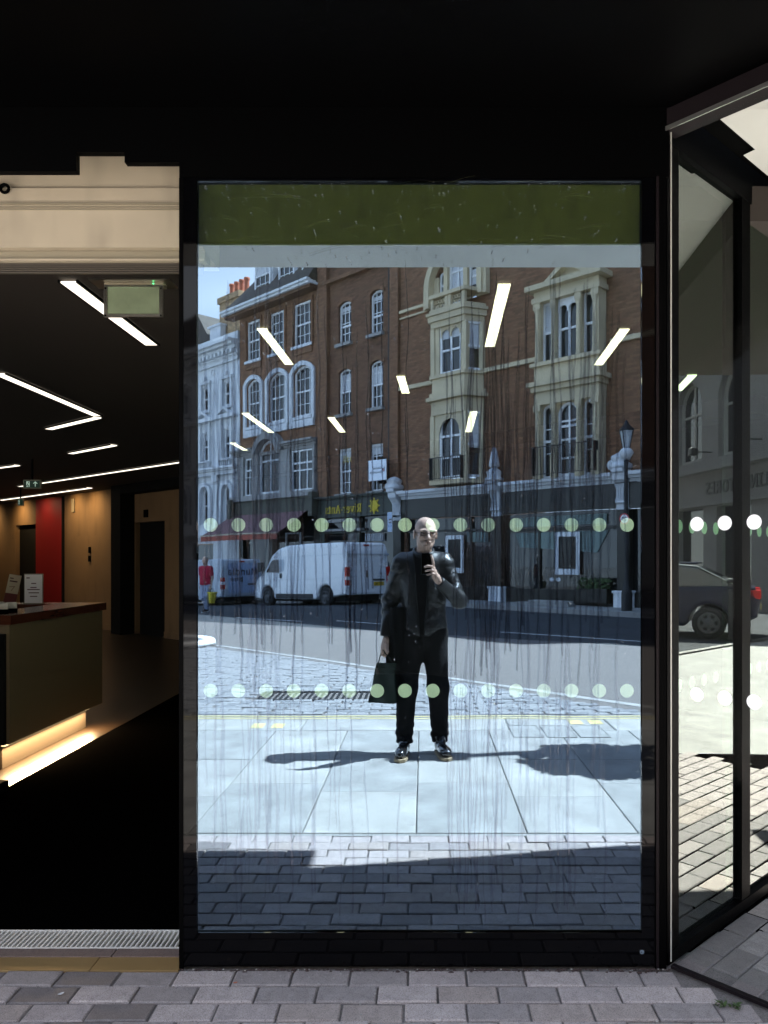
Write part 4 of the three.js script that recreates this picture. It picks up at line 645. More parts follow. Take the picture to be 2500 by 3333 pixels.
// estate agent board projecting from the plain block
{
  const [x, z] = S2W(5.72, 0.55), t = thing('agent_board', 'white square agent board with small dark lettering on the plain brick block', 'sign board', [x, 4.86, z], ROT);
  const tx = canvasTex(256, 200, (c2, w, h) => { c2.fillStyle = '#e9eef6'; c2.fillRect(0, 0, w, h); c2.fillStyle = '#20232c'; c2.font = 'bold 34px sans-serif'; c2.fillText('Glacker', 62, 92); c2.fillText('Grossmith', 62, 132); c2.font = 'bold 70px sans-serif'; c2.fillText('b', 14, 122); c2.fillStyle = '#c03030'; c2.beginPath(); c2.arc(34, 104, 7, 0, 7); c2.fill(); });
  obj('board', bx(-0.5, 0.5, -0.39, 0.39, -0.03, 0), 'whitepaint', t); plate('print', 0.98, 0.76, tx, t, [0, 0, 0.003]); obj('bracket', bx(-0.03, 0.03, -0.5, 0.5, -0.5, -0.031), 'iron', t);
  const [x2, z2] = S2W(5.1, 0.5), q = thing('hanging_shop_sign', 'narrow white upright sign with a p, at the white scroll bracket', 'sign', [x2, 2.88, z2], ROT);
  const t2 = canvasTex(96, 288, (c2, w, h) => { c2.fillStyle = '#aebfd8'; c2.fillRect(0, 0, w, h); c2.fillStyle = '#3a3038'; c2.fillRect(0, 96, 66, 66); c2.fillStyle = '#e8eef8'; c2.font = 'bold 52px sans-serif'; c2.fillText('po', 4, 142); c2.fillStyle = '#5a7fae'; c2.fillRect(0, 200, w, 10); });
  obj('panel', bx(-0.12, 0.12, -0.37, 0.37, -0.03, 0), 'whitepaint', q); plate('print', 0.23, 0.72, t2, q, [0, 0, 0.003]); obj('bracket', bx(-0.02, 0.02, 0.2, 0.25, -0.5, -0.031), 'iron', q);
}
// ---- red brick building with stone bays
{
  const b = house('bay_fronted_building', 'red brick building with carved stone bay windows and dark shop fronts', -2);
  const hs = [hole(1.3, 2.8, 4.3, 6.7), hole(1.3, 2.8, 7.7, 10.1), hole(1.0, 3.3, 10.5, 12.2, 1.0), hole(-3.6, -1.6, 4.1, 6.6), hole(-3.6, -1.6, 7.6, 9.6), hole(-10.4, -8.4, 4.1, 6.6), hole(-10.4, -8.4, 7.6, 9.6)];
  part('wall', uvm(ext(shp([[-14, 3.9], [5.02, 3.9], [5.02, 17.5], [-14, 17.5]], hs), -0.4, 0)), 'brick', b);
  part('wall_top', [bx(-14, 5.02, 17.2, 17.5, -9, -0.401), bx(4.72, 5.02, -0.5, 3.9, -9, -0.05)], 'brickdark', b);
  part('string_course', [bx(3.35, 5.02, 10.72, 10.82, 0.001, 0.09), bx(3.35, 5.02, 10.5, 10.56, 0.001, 0.06), bx(-1.35, 1.0, 7.82, 7.96, 0.001, 0.1), bx(3.2, 5.02, 7.82, 7.96, 0.001, 0.1), bx(-14, -3.9, 7.86, 8.0, 0.001, 0.1), bx(-1.1, 0.95, 12.0, 12.12, 0.001, 0.1), bx(-14, -3.9, 12.0, 12.12, 0.001, 0.1)], 'stone', b);
  // canted bay on the left
  const plan = [[1.0, 0], [1.32, 0.62], [2.78, 0.62], [3.1, 0]];
  const floorSlab = (y0, y1, grow) => { const pts = plan.map(([x, z]) => [2.05 + (x - 2.05) * (1 + grow), z * (1 + grow * 1.6)]); const g = new THREE.ExtrudeGeometry(shp(pts.map(([x, z]) => [x, -z])), { depth: y1 - y0, bevelEnabled: false }); g.rotateX(-Math.PI / 2); g.translate(0, y0, 0); return uvm(g); };
  const post = (x, z, y0, y1, w = 0.2) => rbx(x - w / 2, x + w / 2, y0, y1, z - w, z, 0.02, 1);
  part('stone_bay', [floorSlab(9.55, 9.75, 0.06), floorSlab(9.755, 9.95, 0.14), floorSlab(9.96, 10.06, 0.2), floorSlab(7.0, 7.12, 0.2), floorSlab(7.13, 7.28, 0.1), floorSlab(7.285, 7.78, 0.02), floorSlab(7.785, 7.9, 0.1), floorSlab(6.5, 6.98, 0.04), floorSlab(4.1, 4.25, 0.1),
    ...[[1.32, 0.62], [2.78, 0.62], [1.02, 0.12], [3.08, 0.12]].flatMap(([x, z]) => [post(x, z + 0.03, 7.9, 9.55), post(x, z + 0.03, 4.25, 6.5)]), bx(2.5, 2.78, 7.9, 9.55, 0.42, 0.6), bx(2.5, 2.78, 4.25, 6.5, 0.42, 0.6), bx(1.4, 1.5, 7.9, 9.55, 0.42, 0.6), bx(1.4, 1.5, 4.25, 6.5, 0.42, 0.6)], 'stone', b);
  const cant = (g, side) => { g = clean(g); g.translate(-0, 0, 0); g.rotateY(side * 1.095); return g; };
  sash(b, { x0: 1.5, x1: 2.5, y0: 7.9, y1: 9.55, rise: 0.0, z: 0.5, cols: 2, rows: 2, mid: 0.5, f: 0.09, bar: 0.08, curtain: 0.3 }); sash(b, { x0: 1.5, x1: 2.5, y0: 4.3, y1: 6.5, rise: 0.35, z: 0.5, cols: 2, rows: 3, mid: 0.66, f: 0.09, bar: 0.09 });
  part('arched_head', [...[[1.55, 2.0], [2.0, 2.45]].map(([l, r]) => ext(headP(l, r, 9.2, 9.55, 0.04, 0.22), 0.52, 0.57)), ext(headP(1.5, 2.5, 5.9, 6.5, 0.06, 0.42), 0.57, 0.61)], 'stone', b);
  for (const [y0, y1] of [[7.9, 9.55], [4.3, 6.5]]) {       // the slanting side light that faces us
    const pane = bx(-0.26, 0.26, y0, y1, -0.02, 0), fr = [bx(-0.3, -0.24, y0, y1, -0.02, 0.05), bx(0.24, 0.3, y0, y1, -0.02, 0.05), bx(-0.24, 0.24, y1 - 0.08, y1, -0.02, 0.05), bx(-0.24, 0.24, y0, y0 + 0.08, -0.02, 0.05), bx(-0.24, 0.24, (y0 + y1) / 2 - 0.04, (y0 + y1) / 2 + 0.04, -0.02, 0.05)];
    for (const [sx, sg] of [[1.16, -1], [2.94, 1]]) { const put = (g) => { g = g.clone(); g.rotateY(sg * 1.095); g.translate(sx, 0, 0.31); return g; }; const w = part('window', fr.map(put), 'whitepaint', b); part('pane', put(pane), 'oldglass', w); part('curtain', put(bx(-0.23, 0.23, y0 + (y1 - y0) * 0.45, y1 - 0.09, 0.001, 0.003)), 'curtain', w); }
  }
  // pierced parapet and the arch over the bay
  part('bay_parapet', [floorSlab(10.08, 10.18, 0.1), floorSlab(10.58, 10.7, 0.12), ...[1.34, 1.95, 2.1, 2.76].map((x) => post(x, 0.68, 10.185, 10.575, 0.14)), ...Array.from({ length: 22 }, (_, i) => { const g = new THREE.TorusGeometry(0.06, 0.02, 5, 8); return mv(g, 1.45 + (i % 11) * 0.125, 10.28 + Math.floor(i / 11) * 0.18, 0.6); })], 'stone', b);
  part('great_arch', [ext(band([0.72, 3.62, 10.5, 11.2, 1.45, 22], [1.02, 3.3, 10.5, 11.2, 1.14, 22]), -0.2, 0.22), ext(band([0.86, 3.47, 10.5, 11.2, 1.3, 22], [1.02, 3.3, 10.5, 11.2, 1.14, 22]), 0.221, 0.3)], 'stone', b);
  part('arch_stonework', [bx(1.02, 1.3, 10.5, 11.6, -0.25, 0.02), bx(1.68, 1.86, 10.5, 12.1, -0.25, 0.06), bx(2.6, 2.78, 10.5, 12.1, -0.25, 0.06), bx(3.05, 3.3, 10.5, 11.6, -0.25, 0.02), bx(1.02, 3.3, 11.95, 12.4, -0.38, -0.25)], 'stone', b);
  sash(b, { x0: 1.86, x1: 2.6, y0: 10.6, y1: 12.1, rise: 0.2, z: -0.12, cols: 2, rows: 1, mid: 0.7, f: 0.08, bar: 0.05, curtain: 0.8 }); sash(b, { x0: 1.3, x1: 1.68, y0: 10.6, y1: 11.75, rise: 0.16, z: -0.12, cols: 1, rows: 1, mid: 0.6, curtain: 0.7 }); sash(b, { x0: 2.78, x1: 3.06, y0: 10.6, y1: 11.75, rise: 0.12, z: -0.12, cols: 1, rows: 1, mid: 0.6 });
  // flat stone bays: the second one in view and one more along
  for (const s of [-2.6, -9.4]) {
    const q = (a, e, y0, y1, z0, z1) => bx(s + a, s + e, y0, y1, z0, z1);
    part('stone_bay', [q(-1.14, 1.18, 7.02, 7.5, 0.001, 0.45), q(-1.24, 1.28, 7.5, 7.62, 0.001, 0.56), q(-1.3, 1.34, 6.86, 7.0, 0.001, 0.66), q(-1.2, 1.24, 6.7, 6.858, 0.001, 0.56), q(-1.14, 1.18, 6.3, 6.698, 0.001, 0.45), q(-1.2, 1.24, 9.5, 9.66, 0.001, 0.52), q(-1.14, 1.18, 9.67, 9.86, 0.001, 0.46), q(-1.34, 1.38, 9.87, 10.03, 0.001, 0.7),
      ...[[-1.12, -0.92], [-0.52, -0.36], [0.4, 0.52], [0.96, 1.16]].flatMap(([a, e]) => [q(a, e, 7.625, 9.5, 0.001, 0.42), q(a, e, 4.0, 6.3, 0.001, 0.42), q(a - 0.03, e + 0.03, 9.3, 9.498, 0.421, 0.5), q(a - 0.03, e + 0.03, 6.1, 6.298, 0.421, 0.5), q(a - 0.03, e + 0.03, 4.0, 4.7, 0.421, 0.5)])], 'stone', b);
    const cols = [[-1.0, 0.44], [-0.44, 0.44], [0.46, 0.44], [1.06, 0.44]]; part('column', cols.flatMap(([a, z]) => [mv(lathe([[0.1, 0], [0.085, 0.08], [0.075, 0.2], [0.068, 1.5], [0.1, 1.6], [0.11, 1.66]], 12), s + a, 7.64, z), mv(lathe([[0.1, 0], [0.085, 0.08], [0.075, 0.2], [0.068, 1.35], [0.1, 1.42]], 12), s + a, 4.7, z)]), 'stone', b);
    part('pediment', [ext(shp([[s - 0.9, 10.03], [s + 0.9, 10.03], [s, 10.68]], [[[s - 0.55, 10.12], [s, 10.48], [s + 0.55, 10.12]]]), 0.001, 0.5), bx(s - 0.6, s + 0.6, 10.04, 10.5, -0.05, 0.25)], 'stone', b);
    const W1 = (x0, x1, y0, y1, o) => sash(b, { x0: s + x0, x1: s + x1, y0, y1, z: 0.2, ...o });
    W1(-0.36, 0.4, 7.64, 9.5, { cols: 2, rows: 2, mid: 0.5, f: 0.07, bar: 0.08 }); W1(-0.92, -0.52, 7.64, 9.5, { cols: 1, rows: 2, f: 0.05 }); W1(0.52, 0.96, 7.64, 9.5, { cols: 1, rows: 2, f: 0.05, curtain: 0.5 });
    part('arched_head', [[-0.34, 0.02], [0.02, 0.38]].map(([l, r]) => ext(headP(s + l, s + r, 9.1, 9.5, 0.03, 0.18), 0.255, 0.3)), 'whitepaint', b);
    W1(-0.36, 0.4, 4.05, 6.3, { cols: 2, rows: 4, mid: 0.68, rise: 0.36, f: 0.08, bar: 0.06 }); W1(-0.92, -0.52, 4.05, 6.3, { cols: 1, rows: 3, rise: 0.2, f: 0.05 }); W1(0.52, 0.96, 4.05, 6.3, { cols: 1, rows: 3, rise: 0.2, f: 0.05 });
    part('balcony_railing', [q(-1.1, 1.14, 4.95, 4.98, 0.62, 0.65), q(-1.1, 1.14, 4.12, 4.14, 0.62, 0.65), ...Array.from({ length: 22 }, (_, i) => q(-1.08 + i * 0.104, -1.065 + i * 0.104, 4.14, 4.95, 0.63, 0.645)), q(-1.1, -1.08, 4.1, 4.98, 0.4, 0.65), q(1.12, 1.14, 4.1, 4.98, 0.4, 0.65)], 'iron', b);
  }
  part('balcony_railing', [bx(1.35, 2.75, 5.0, 5.03, 0.78, 0.81), bx(1.35, 2.75, 4.28, 4.3, 0.78, 0.81), ...Array.from({ length: 15 }, (_, i) => bx(1.36 + i * 0.0985, 1.375 + i * 0.0985, 4.3, 5.0, 0.785, 0.8)), bx(1.33, 1.35, 4.26, 5.03, 0.6, 0.81), bx(2.75, 2.77, 4.26, 5.03, 0.6, 0.81)], 'iron', b);
  // shop fronts
  part('shop_fascia', [bx(-14, 5.02, 3.0, 3.72, -0.3, 0.12)], 'shopdark', b);
  part('shop_cornice', [...corn(-4.1, 0.05, 4.02, 0.3, 0.42), ...corn(0.6, 4.85, 4.02, 0.3, 0.42), ...corn(-14, -4.6, 4.02, 0.3, 0.42)], 'whiteold', b);
  for (const a of [5.1, 0.33, -4.35, -9.2]) {
    const prof = [[0.0, 2.95], [0.16, 2.95], [0.15, 3.1], [0.24, 3.15], [0.2, 3.25], [0.16, 3.35], [0.18, 3.55], [0.3, 3.72], [0.4, 3.8], [0.42, 3.98], [0.5, 4.02], [0.5, 4.12], [0, 4.12]];
    const g = ext(shp(prof), -0.2, 0.2, 0.02); g.rotateY(-Math.PI / 2); g.translate(a, 0, 0); const flute = [-0.12, -0.04, 0.04, 0.12].map((d) => bx(a + d - 0.016, a + d + 0.016, 3.2, 3.62, 0.2, 0.23));
    const cn = part('scroll_bracket', [g, ...flute], 'whiteold', b);
    part('bracket_cap', a === 0.33 ? [mv(lathe([[0.3, 0], [0.32, 0.06], [0.22, 0.14], [0.26, 0.28], [0.16, 0.36], [0.1, 0.42], [0.19, 0.5], [0.17, 0.56], [0.09, 1.0], [0.03, 1.1], [0.001, 1.12]], 14), a, 4.12, 0.25)] : [mv(lathe([[0.32, 0], [0.36, 0.05], [0.34, 0.14], [0.24, 0.2], [0.3, 0.3], [0.28, 0.36], [0.12, 0.45], [0.001, 0.48]], 4).rotateY(Math.PI / 4), a, 4.12, 0.25), mv(new THREE.SphereGeometry(0.16, 10, 8), a + 0.26, 4.24, 0.28)], 'whiteold', cn);
    part('pilaster', bx(a - 0.2, a + 0.2, 0.57, 2.95, -0.1, 0.14), 'shopdark', b);
    part('pilaster_base', [rbx(a - 0.27, a + 0.27, -0.4, 0.5, -0.1, 0.24, 0.02, 1), rbx(a - 0.3, a + 0.3, 0.5, 0.58, -0.1, 0.28, 0.02, 1)], 'whitepaint', b);
  }
  part('shop_pane', [bx(0.331, 5.0, 0.55, 2.98, -0.3, -0.12), bx(-4.35, 0.329, 0.55, 2.98, -0.3, -0.12), bx(-14, -4.352, 0.55, 2.98, -0.3, -0.12)], 'shopglass', b);
  part('stall_riser', [bx(-14, 5.02, -0.4, 0.55, -0.3, -0.04)], 'shopdark', b);
  part('transom', [bx(0.6, 4.85, 2.48, 2.56, -0.12, -0.03), bx(-4.1, 0.05, 2.4, 2.5, -0.12, -0.03), bx(1.55, 1.63, 0.55, 2.98, -0.12, -0.02), bx(-1.3, -1.22, 0.55, 2.48, -0.12, -0.05)], 'shopdark', b);
  part('awning_box', [bx(0.85, 1.8, 2.1, 2.44, -0.11, -0.06), bx(-3.7, -0.3, 2.56, 2.86, -0.11, -0.06)], M('sagegreen', [0.17, 0.23, 0.21], { roughness: 0.5 }), b);
  part('blind', [ext(shp([[-3.75, 2.36], [-0.3, 2.36], [-0.5, 1.9], [-3.35, 1.7]]), -0.115, -0.08)], 'sagegreen', b);
  for (const [l, r] of [[1.9, 2.75], [-2.8, -1.9]]) { const p = part('poster', ext(shp([[l, 1.02], [r, 1.02], [r, 2.34], [l, 2.34]], [[[l + 0.13, 1.2], [l + 0.13, 2.2], [r - 0.13, 2.2], [r - 0.13, 1.2]]]), -0.02, 0.0), 'whitepaint', b); part('poster_picture', bx(l + 0.1, r - 0.1, 1.15, 2.25, -0.06, -0.04), 'shopdark', p); }
  part('flower_box', [bx(-3.9, -2.9, 0.2, 0.62, 0.02, 0.3)], 'shopdark', b);
  const lv = []; for (let i = 0; i < 160; i++) { const g = new THREE.CircleGeometry(rr(0.03, 0.07), 5); g.rotateX(rr(-1.2, 0.4)); g.rotateY(rr(-1, 1)); g.translate(rr(-3.9, -2.9), 0.62 + rr(0, 0.3), rr(0.02, 0.32)); lv.push(g); } part('flower_leaves', lv, 'leafgreen', b).userData.kind = 'stuff';
  part('oval_sticker', [-1.95, -1.72].map((a) => { const g = new THREE.CircleGeometry(0.09, 16); g.scale(1, 0.7, 1); return mv(g, a, 0.86, -0.11); }), 'whitepaint', b);
}
// low pale bench slab by the shop
{ const [x, z] = S2W(-2.1, 0.9), t = thing('step_slab', 'low pale stone step on the pavement before the dark shop front', 'step', [x, 0.09, z], ROT); obj('tread', rbx(-1.0, 0.9, 0, 0.09, -0.2, 0.2, 0.01, 1), 'flag', t); obj('riser', rbx(-0.9, 0.5, 0.091, 0.16, -0.25, 0.1, 0.01, 1), 'flag3', t); }
// ---- neighbours further along, for the windows to mirror and the street to close with
{
  const b = house('terrace_house', 'far stone terrace house beyond the bay fronted building', -24);
  part('wall', uvm(ext(shp([[-34, -0.5], [-14.02, -0.5], [-14.02, 15], [-34, 15]], [0, 1, 2, 3, 4].flatMap((i) => [4.4, 7.8, 11].map((y) => hole(-32.5 + i * 3.7, -31 + i * 3.7, y, y + 2)))), -0.4, 0)), 'stonegrey', b);
  for (let i = 0; i < 5; i++) for (const y of [4.4, 7.8, 11]) sash(b, { x0: -32.5 + i * 3.7, x1: -31 + i * 3.7, y0: y, y1: y + 2, cols: 2, rows: 2 });
  part('back', bx(-34, -14.02, -0.5, 15, -9, -1), 'brickdark', b);
  const b2 = house('corner_house', 'tall plain house at the left end of the far terrace', 34);
  part('wall', bx(26.52, 44, -2, 11.3, -9, 0), 'brickdark', b2); part('roof', bx(26.5, 44, 11.3, 11.6, -9, 0.3), 'slate', b2);
}
// street lamp on the far pavement with a small speed sign
{
  const [x, z] = S2W(-5.14, 1.35), t = thing('street_lamp', 'black lamp post with square lantern in front of the right scroll bracket', 'street lamp', [x, 0.09, z], ROT);
  obj('post', lathe([[0.15, 0], [0.15, 0.5], [0.1, 0.62], [0.065, 0.9], [0.05, 3.9], [0.07, 4.1], [0.001, 4.12]], 14), 'iron', t);
  obj('ladder_arm', rod([-0.32, 3.5, 0], [0.32, 3.5, 0], 0.016), 'iron', t); obj('bracket_ring', mv(lathe([[0.05, 0], [0.14, 0.08], [0.2, 0.2], [0.12, 0.3], [0.05, 0.3]], 12), 0, 4.12, 0), 'whiteold', t);
  obj('lantern_glass', lathe([[0.1, 4.44], [0.2, 4.9]], 4), 'curtain', t); obj('lantern_frame', [...[0, 1, 2, 3].map((i) => rod([0.105 * Math.sin(i * 1.5708), 4.43, 0.105 * Math.cos(i * 1.5708)], [0.21 * Math.sin(i * 1.5708), 4.91, 0.21 * Math.cos(i * 1.5708)], 0.012)), lathe([[0.24, 4.9], [0.23, 4.94], [0.08, 5.08], [0.05, 5.16], [0.001, 5.2]], 4)], 'iron', t);
  const s = thing('speed_sign', 'small round 20 speed sign on the black lamp post', 'road sign', at(-5.14, 2.6, 1.46), ROT);
  const tx = canvasTex(128, 128, (c2) => { c2.fillStyle = '#c42028'; c2.fillRect(0, 0, 128, 128); c2.fillStyle = '#f2f2f2'; c2.beginPath(); c2.arc(64, 64, 50, 0, 7); c2.fill(); c2.fillStyle = '#15161c'; c2.font = 'bold 62px sans-serif'; c2.textAlign = 'center'; c2.fillText('20', 64, 86); });
  const d = new THREE.CircleGeometry(0.15, 28); d.translate(0, 0, 0.006); const m = new THREE.MeshPhysicalMaterial({ map: tx, roughness: 0.5 }); m.name = 'sign_print'; obj('face', d, m, s); obj('back', mv(new THREE.CylinderGeometry(0.15, 0.15, 0.008, 28).rotateX(Math.PI / 2), 0, 0, 0), 'steel', s);
}
// lamp post on our pavement (right, outside the frame) whose hanging basket throws the dark blot on the flags
{
  const t = thing('lamp_post', 'slim lamp post on the near pavement carrying a hanging basket', 'lamp post', [3.7, 0, 3.66]);
  obj('post', lathe([[0.12, 0], [0.12, 0.9], [0.075, 1.0], [0.055, 5.5], [0.001, 5.52]], 14), 'iron', t); obj('arm', tube([[0, 3.55, 0], [-0.3, 3.7, -0.22], [-0.62, 3.62, -0.42]], 0.018), 'iron', t); obj('head', rbx(-0.5, 0.1, 5.4, 5.5, -0.12, 0.12, 0.03), 'iron', t);
  const k = thing('hanging_basket', 'leafy hanging basket on the bracket of the near lamp post', 'hanging basket', [3.08, 2.75, 3.22]);
  obj('bowl', lathe([[0.001, -0.32], [0.2, -0.26], [0.33, 0], [0.3, 0]], 16), 'iron', k); obj('chain', [rod([0.3, 0, 0], [0, 0.85, 0], 0.006), rod([-0.3, 0, 0], [0, 0.85, 0], 0.006), rod([0, 0, 0.3], [0, 0.85, 0], 0.006)], 'iron', k);
  const lv = []; for (let i = 0; i < 620; i++) { const g = new THREE.CircleGeometry(rr(0.03, 0.075), 5); g.rotateX(rr(-1.5, 1.5)); g.rotateY(rr(0, 6.3)); const a = rr(0, 6.28), r = 0.5 * Math.sqrt(rnd()); g.translate(r * Math.cos(a) * 1.2, 0.18 - r * r * 1.1 + rr(-0.12, 0.14), r * Math.sin(a)); lv.push(g); } obj('foliage', lv, 'leafgreen', k);
}
// stone shop building to the right of our wall, across the side turning
{
  const t = thing('stone_shop_building', 'grey stone building with arched windows and dark letters over its shop front', 'building', [22, 0, -7.6], -0.2);
  const hs = []; for (let i = 0; i < 5; i++) hs.push(hole(-6.6 + i * 2.7, -4.9 + i * 2.7, 4.7, 7.4, 0.8), hole(-6.7 + i * 2.7, -4.8 + i * 2.7, 0.4, 3.15));
  obj('wall', uvm(ext(shp([[-8, -0.1], [8, -0.1], [8, 13], [-8, 13]], hs), -0.5, 0)), 'stonecity', t); obj('body', bx(-8, 8, 0, 13, -9, -0.9), 'stonedark', t);
  obj('band', [bx(-8, 8, 4.28, 4.42, 0.001, 0.3), bx(-8, 8, 3.2, 3.3, 0.001, 0.16), bx(-8, 8, 8.3, 8.6, 0.001, 0.3)], 'stonecity', t);
  for (let i = 0; i < 5; i++) { A0 = 0; sash(t, { x0: -6.6 + i * 2.7, x1: -4.9 + i * 2.7, y0: 4.7, y1: 7.4, rise: 0.8, z: -0.25, cols: 2, rows: 1, mid: 0.6, bar: 0.1, f: 0.12, frame: 'stonegrey' }); obj('shop_pane', bx(-6.7 + i * 2.7, -4.8 + i * 2.7, 0.4, 3.15, -0.4, -0.3), 'shopglass', t); }
  const tx = letters('LINA STORES', 0.4, 0.04); tx.translate(-0.5, 3.55, 0.0); obj('lettering', tx, 'iron', t);
  for (const [x, y] of [[0.9, 4.9], [-1.8, 4.9], [3.6, 4.9]]) obj('spotlight', [rbx(x - 0.12, x + 0.12, y - 0.12, y + 0.12, 0.5, 0.75, 0.04), rod([x, y, 0], [x, y, 0.5], 0.025)], 'iron', t);
}

// ------------------------------------------------------------------ vehicles (x forward, y up, z to the left side... built about the rear bumper)
function wheel(parent, x, z, r, out) {
  const w = obj('wheel', mv(lathe([[0.001, -0.1], [r * 0.66, -0.1], [r * 0.9, -0.1], [r, -0.06], [r, 0.06], [r * 0.9, 0.1], [r * 0.68, 0.1], [r * 0.62, 0.06], [0.001, 0.06]], 28).rotateX(Math.PI / 2), x, r, z), 'tyre', parent);
  const sp = [mv(lathe([[r * 0.5, 0], [r * 0.64, 0.02], [r * 0.66, 0.05], [r * 0.6, 0.05]], 28).rotateX(Math.PI / 2), x, r, z + out * 0.07), mv(lathe([[0.001, 0.03], [0.08, 0.02], [0.1, 0]], 14).rotateX(out * Math.PI / 2), x, r, z + out * 0.09)];
  for (let i = 0; i < 6; i++) { const g = bx(-0.03, 0.03, 0.06, r * 0.6, -0.012, 0.012); g.rotateZ(i * Math.PI / 3); sp.push(mv(g, x, r, z + out * 0.085)); }
  obj('rim', sp, M('rimgrey', [0.09, 0.09, 0.095], { metalness: 0.3, roughness: 0.4 }), w);
}
const arch = (x, r, y, n = 10) => { const p = []; for (let i = 0; i <= n; i++) { const a = Math.PI * i / n; p.push([x + r * Math.cos(a), y + r * Math.sin(a)]); } return p; };
function van(label, a, off, o = {}) {
  const { L = 5.4, H = 2.2, W2 = 0.98, color = 'vanwhite', print } = o, [x, z] = S2W(a, off);
  const t = thing('parked_van', label, 'van', [x, -0.03 + fall(a + 2), z], ROT); t.rotation.order = 'YXZ'; t.rotation.z = a > 2 ? Math.atan(-0.03) : 0; if (o.group) t.userData.group = o.group;
  const k = H / 2.2, prof = [[0.02, 0.42], [0.0, 0.9], [0.03, H - 0.32], [0.09, H - 0.1], [0.2, H - 0.03], [L * 0.4, H], [L * 0.6, H - 0.015], [L * 0.7, H - 0.1], [L * 0.775, H - 0.32], [L * 0.86, 1.32 * k], [L * 0.885, 1.2 * k], [L * 0.96, 1.0 * k], [L * 0.99, 0.82], [L, 0.55], [L - 0.04, 0.3], [L - 0.52, 0.27], ...arch(L - 0.95, 0.41, 0.34).map(([q, w]) => [q, w]), [L - 1.4, 0.27], [1.6, 0.27], ...arch(1.12, 0.41, 0.34), [0.66, 0.36]];
  const g = new THREE.ExtrudeGeometry(shp(prof), { depth: 2 * W2 - 0.16, bevelEnabled: true, bevelThickness: 0.08, bevelSize: 0.07, bevelOffset: -0.07, bevelSegments: 4, curveSegments: 8 }); g.translate(0, 0, -W2 + 0.08);
  { const p = g.attributes.position; for (let i = 0; i < p.count; i++) { const y = p.getY(i), xx = p.getX(i), s = 1 - 0.07 * Math.max(0, (y - 1.05) / (H - 1.05)) - 0.09 * Math.pow(Math.max(0, (xx - L * 0.8) / (L * 0.2)), 2); p.setZ(i, p.getZ(i) * s); } g.computeVertexNormals(); }
  obj('body', clean(g), color, t);
  const zs = (y) => (W2 - 0.004) * (1 - 0.07 * Math.max(0, (y - 1.05) / (H - 1.05)));
  const side = (pts, e = 0.004) => { const r = []; for (const s of [1, -1]) { const q = ext(shp(pts), 0, 0.012); const p = q.attributes.position; for (let i = 0; i < p.count; i++) p.setZ(i, s * (zs(p.getY(i)) + e + (p.getZ(i) - 0.006))); if (s < 0) { const ar = p.array; for (let i = 0; i < ar.length; i += 9) for (let c2 = 0; c2 < 3; c2++) [ar[i + 3 + c2], ar[i + 6 + c2]] = [ar[i + 6 + c2], ar[i + 3 + c2]]; } q.computeVertexNormals(); r.push(q); } return r; };
  side([[L * 0.685, 1.22 * k], [L * 0.835, 1.25 * k], [L * 0.77, H - 0.52], [L * 0.695, H - 0.5]]).forEach((q) => obj('side_window', q, 'oldglass', t));
  side([[L * 0.63, 1.3 * k], [L * 0.675, 1.22 * k], [L * 0.683, H - 0.5], [L * 0.635, H - 0.5]], 0.002).forEach((q) => obj('side_panel', q, M('vangrey', [0.42, 0.47, 0.53], { roughness: 0.35 }), t));
  obj('trim', [...side([[1.75, 0.3], [L - 1.5, 0.3], [L - 1.5, 0.47], [1.75, 0.47]], 0.014)], M('vantrim', [0.03, 0.03, 0.032], { roughness: 0.6 }), t);
  obj('seam', [...side([[0.15, H - 0.42], [L * 0.68, H - 0.42], [L * 0.68, H - 0.43], [0.15, H - 0.43]], 0.002), ...side([[0.15, 0.98], [L * 0.9, 0.98], [L * 0.9, 0.986], [0.15, 0.986]], 0.002), ...side([[L * 0.62, 0.5], [L * 0.623, 0.5], [L * 0.623, H - 0.42], [L * 0.62, H - 0.42]], 0.002), ...side([[L * 0.44, 0.5], [L * 0.443, 0.5], [L * 0.443, H - 0.42], [L * 0.44, H - 0.42]], 0.002)], 'vangrey', t);
  side([[L * 0.655, 1.02], [L * 0.675, 1.02], [L * 0.675, 1.2], [L * 0.655, 1.2]], 0.012).forEach((q) => obj('door_handle', q, 'vantrim', t));
  obj('windscreen', (() => { const q = ext(shp([[L * 0.785, H - 0.36], [L * 0.86, 1.36 * k], [L * 0.866, 1.36 * k], [L * 0.791, H - 0.36]]), -W2 * 0.8, W2 * 0.8); return q.translate(0.012, 0.012, 0); })(), 'oldglass', t);
  for (const s of [1, -1]) { obj('mirror', rbx(L * 0.845, L * 0.895, 1.28 * k, 1.62 * k, s * (W2 + 0.02), s * (W2 + 0.19), 0.03, 2), 'vantrim', t); obj('rear_light', rbx(-0.02, 0.1, 0.72, 1.34 * k, s * (W2 - 0.17), s * (W2 + 0.005), 0.025, 2), 'redglass', t); obj('rear_light_lens', rbx(-0.024, 0.05, 0.9, 1.02, s * (W2 - 0.15), s * (W2 + 0.008), 0.01, 1), 'whitepaint', t); }
  obj('rear_seam', [bx(-0.006, 0.002, 0.45, H - 0.2, -0.006, 0.006), bx(-0.006, 0.03, H - 0.44, H - 0.425, -W2 + 0.15, W2 - 0.15), bx(-0.012, 0.01, 0.47, 0.478, -W2 + 0.12, W2 - 0.12), bx(-0.012, 0.01, 0.45, 1.9, W2 - 0.2, W2 - 0.19), bx(-0.012, 0.01, 0.45, 1.9, -W2 + 0.19, -W2 + 0.2)], 'vangrey', t);
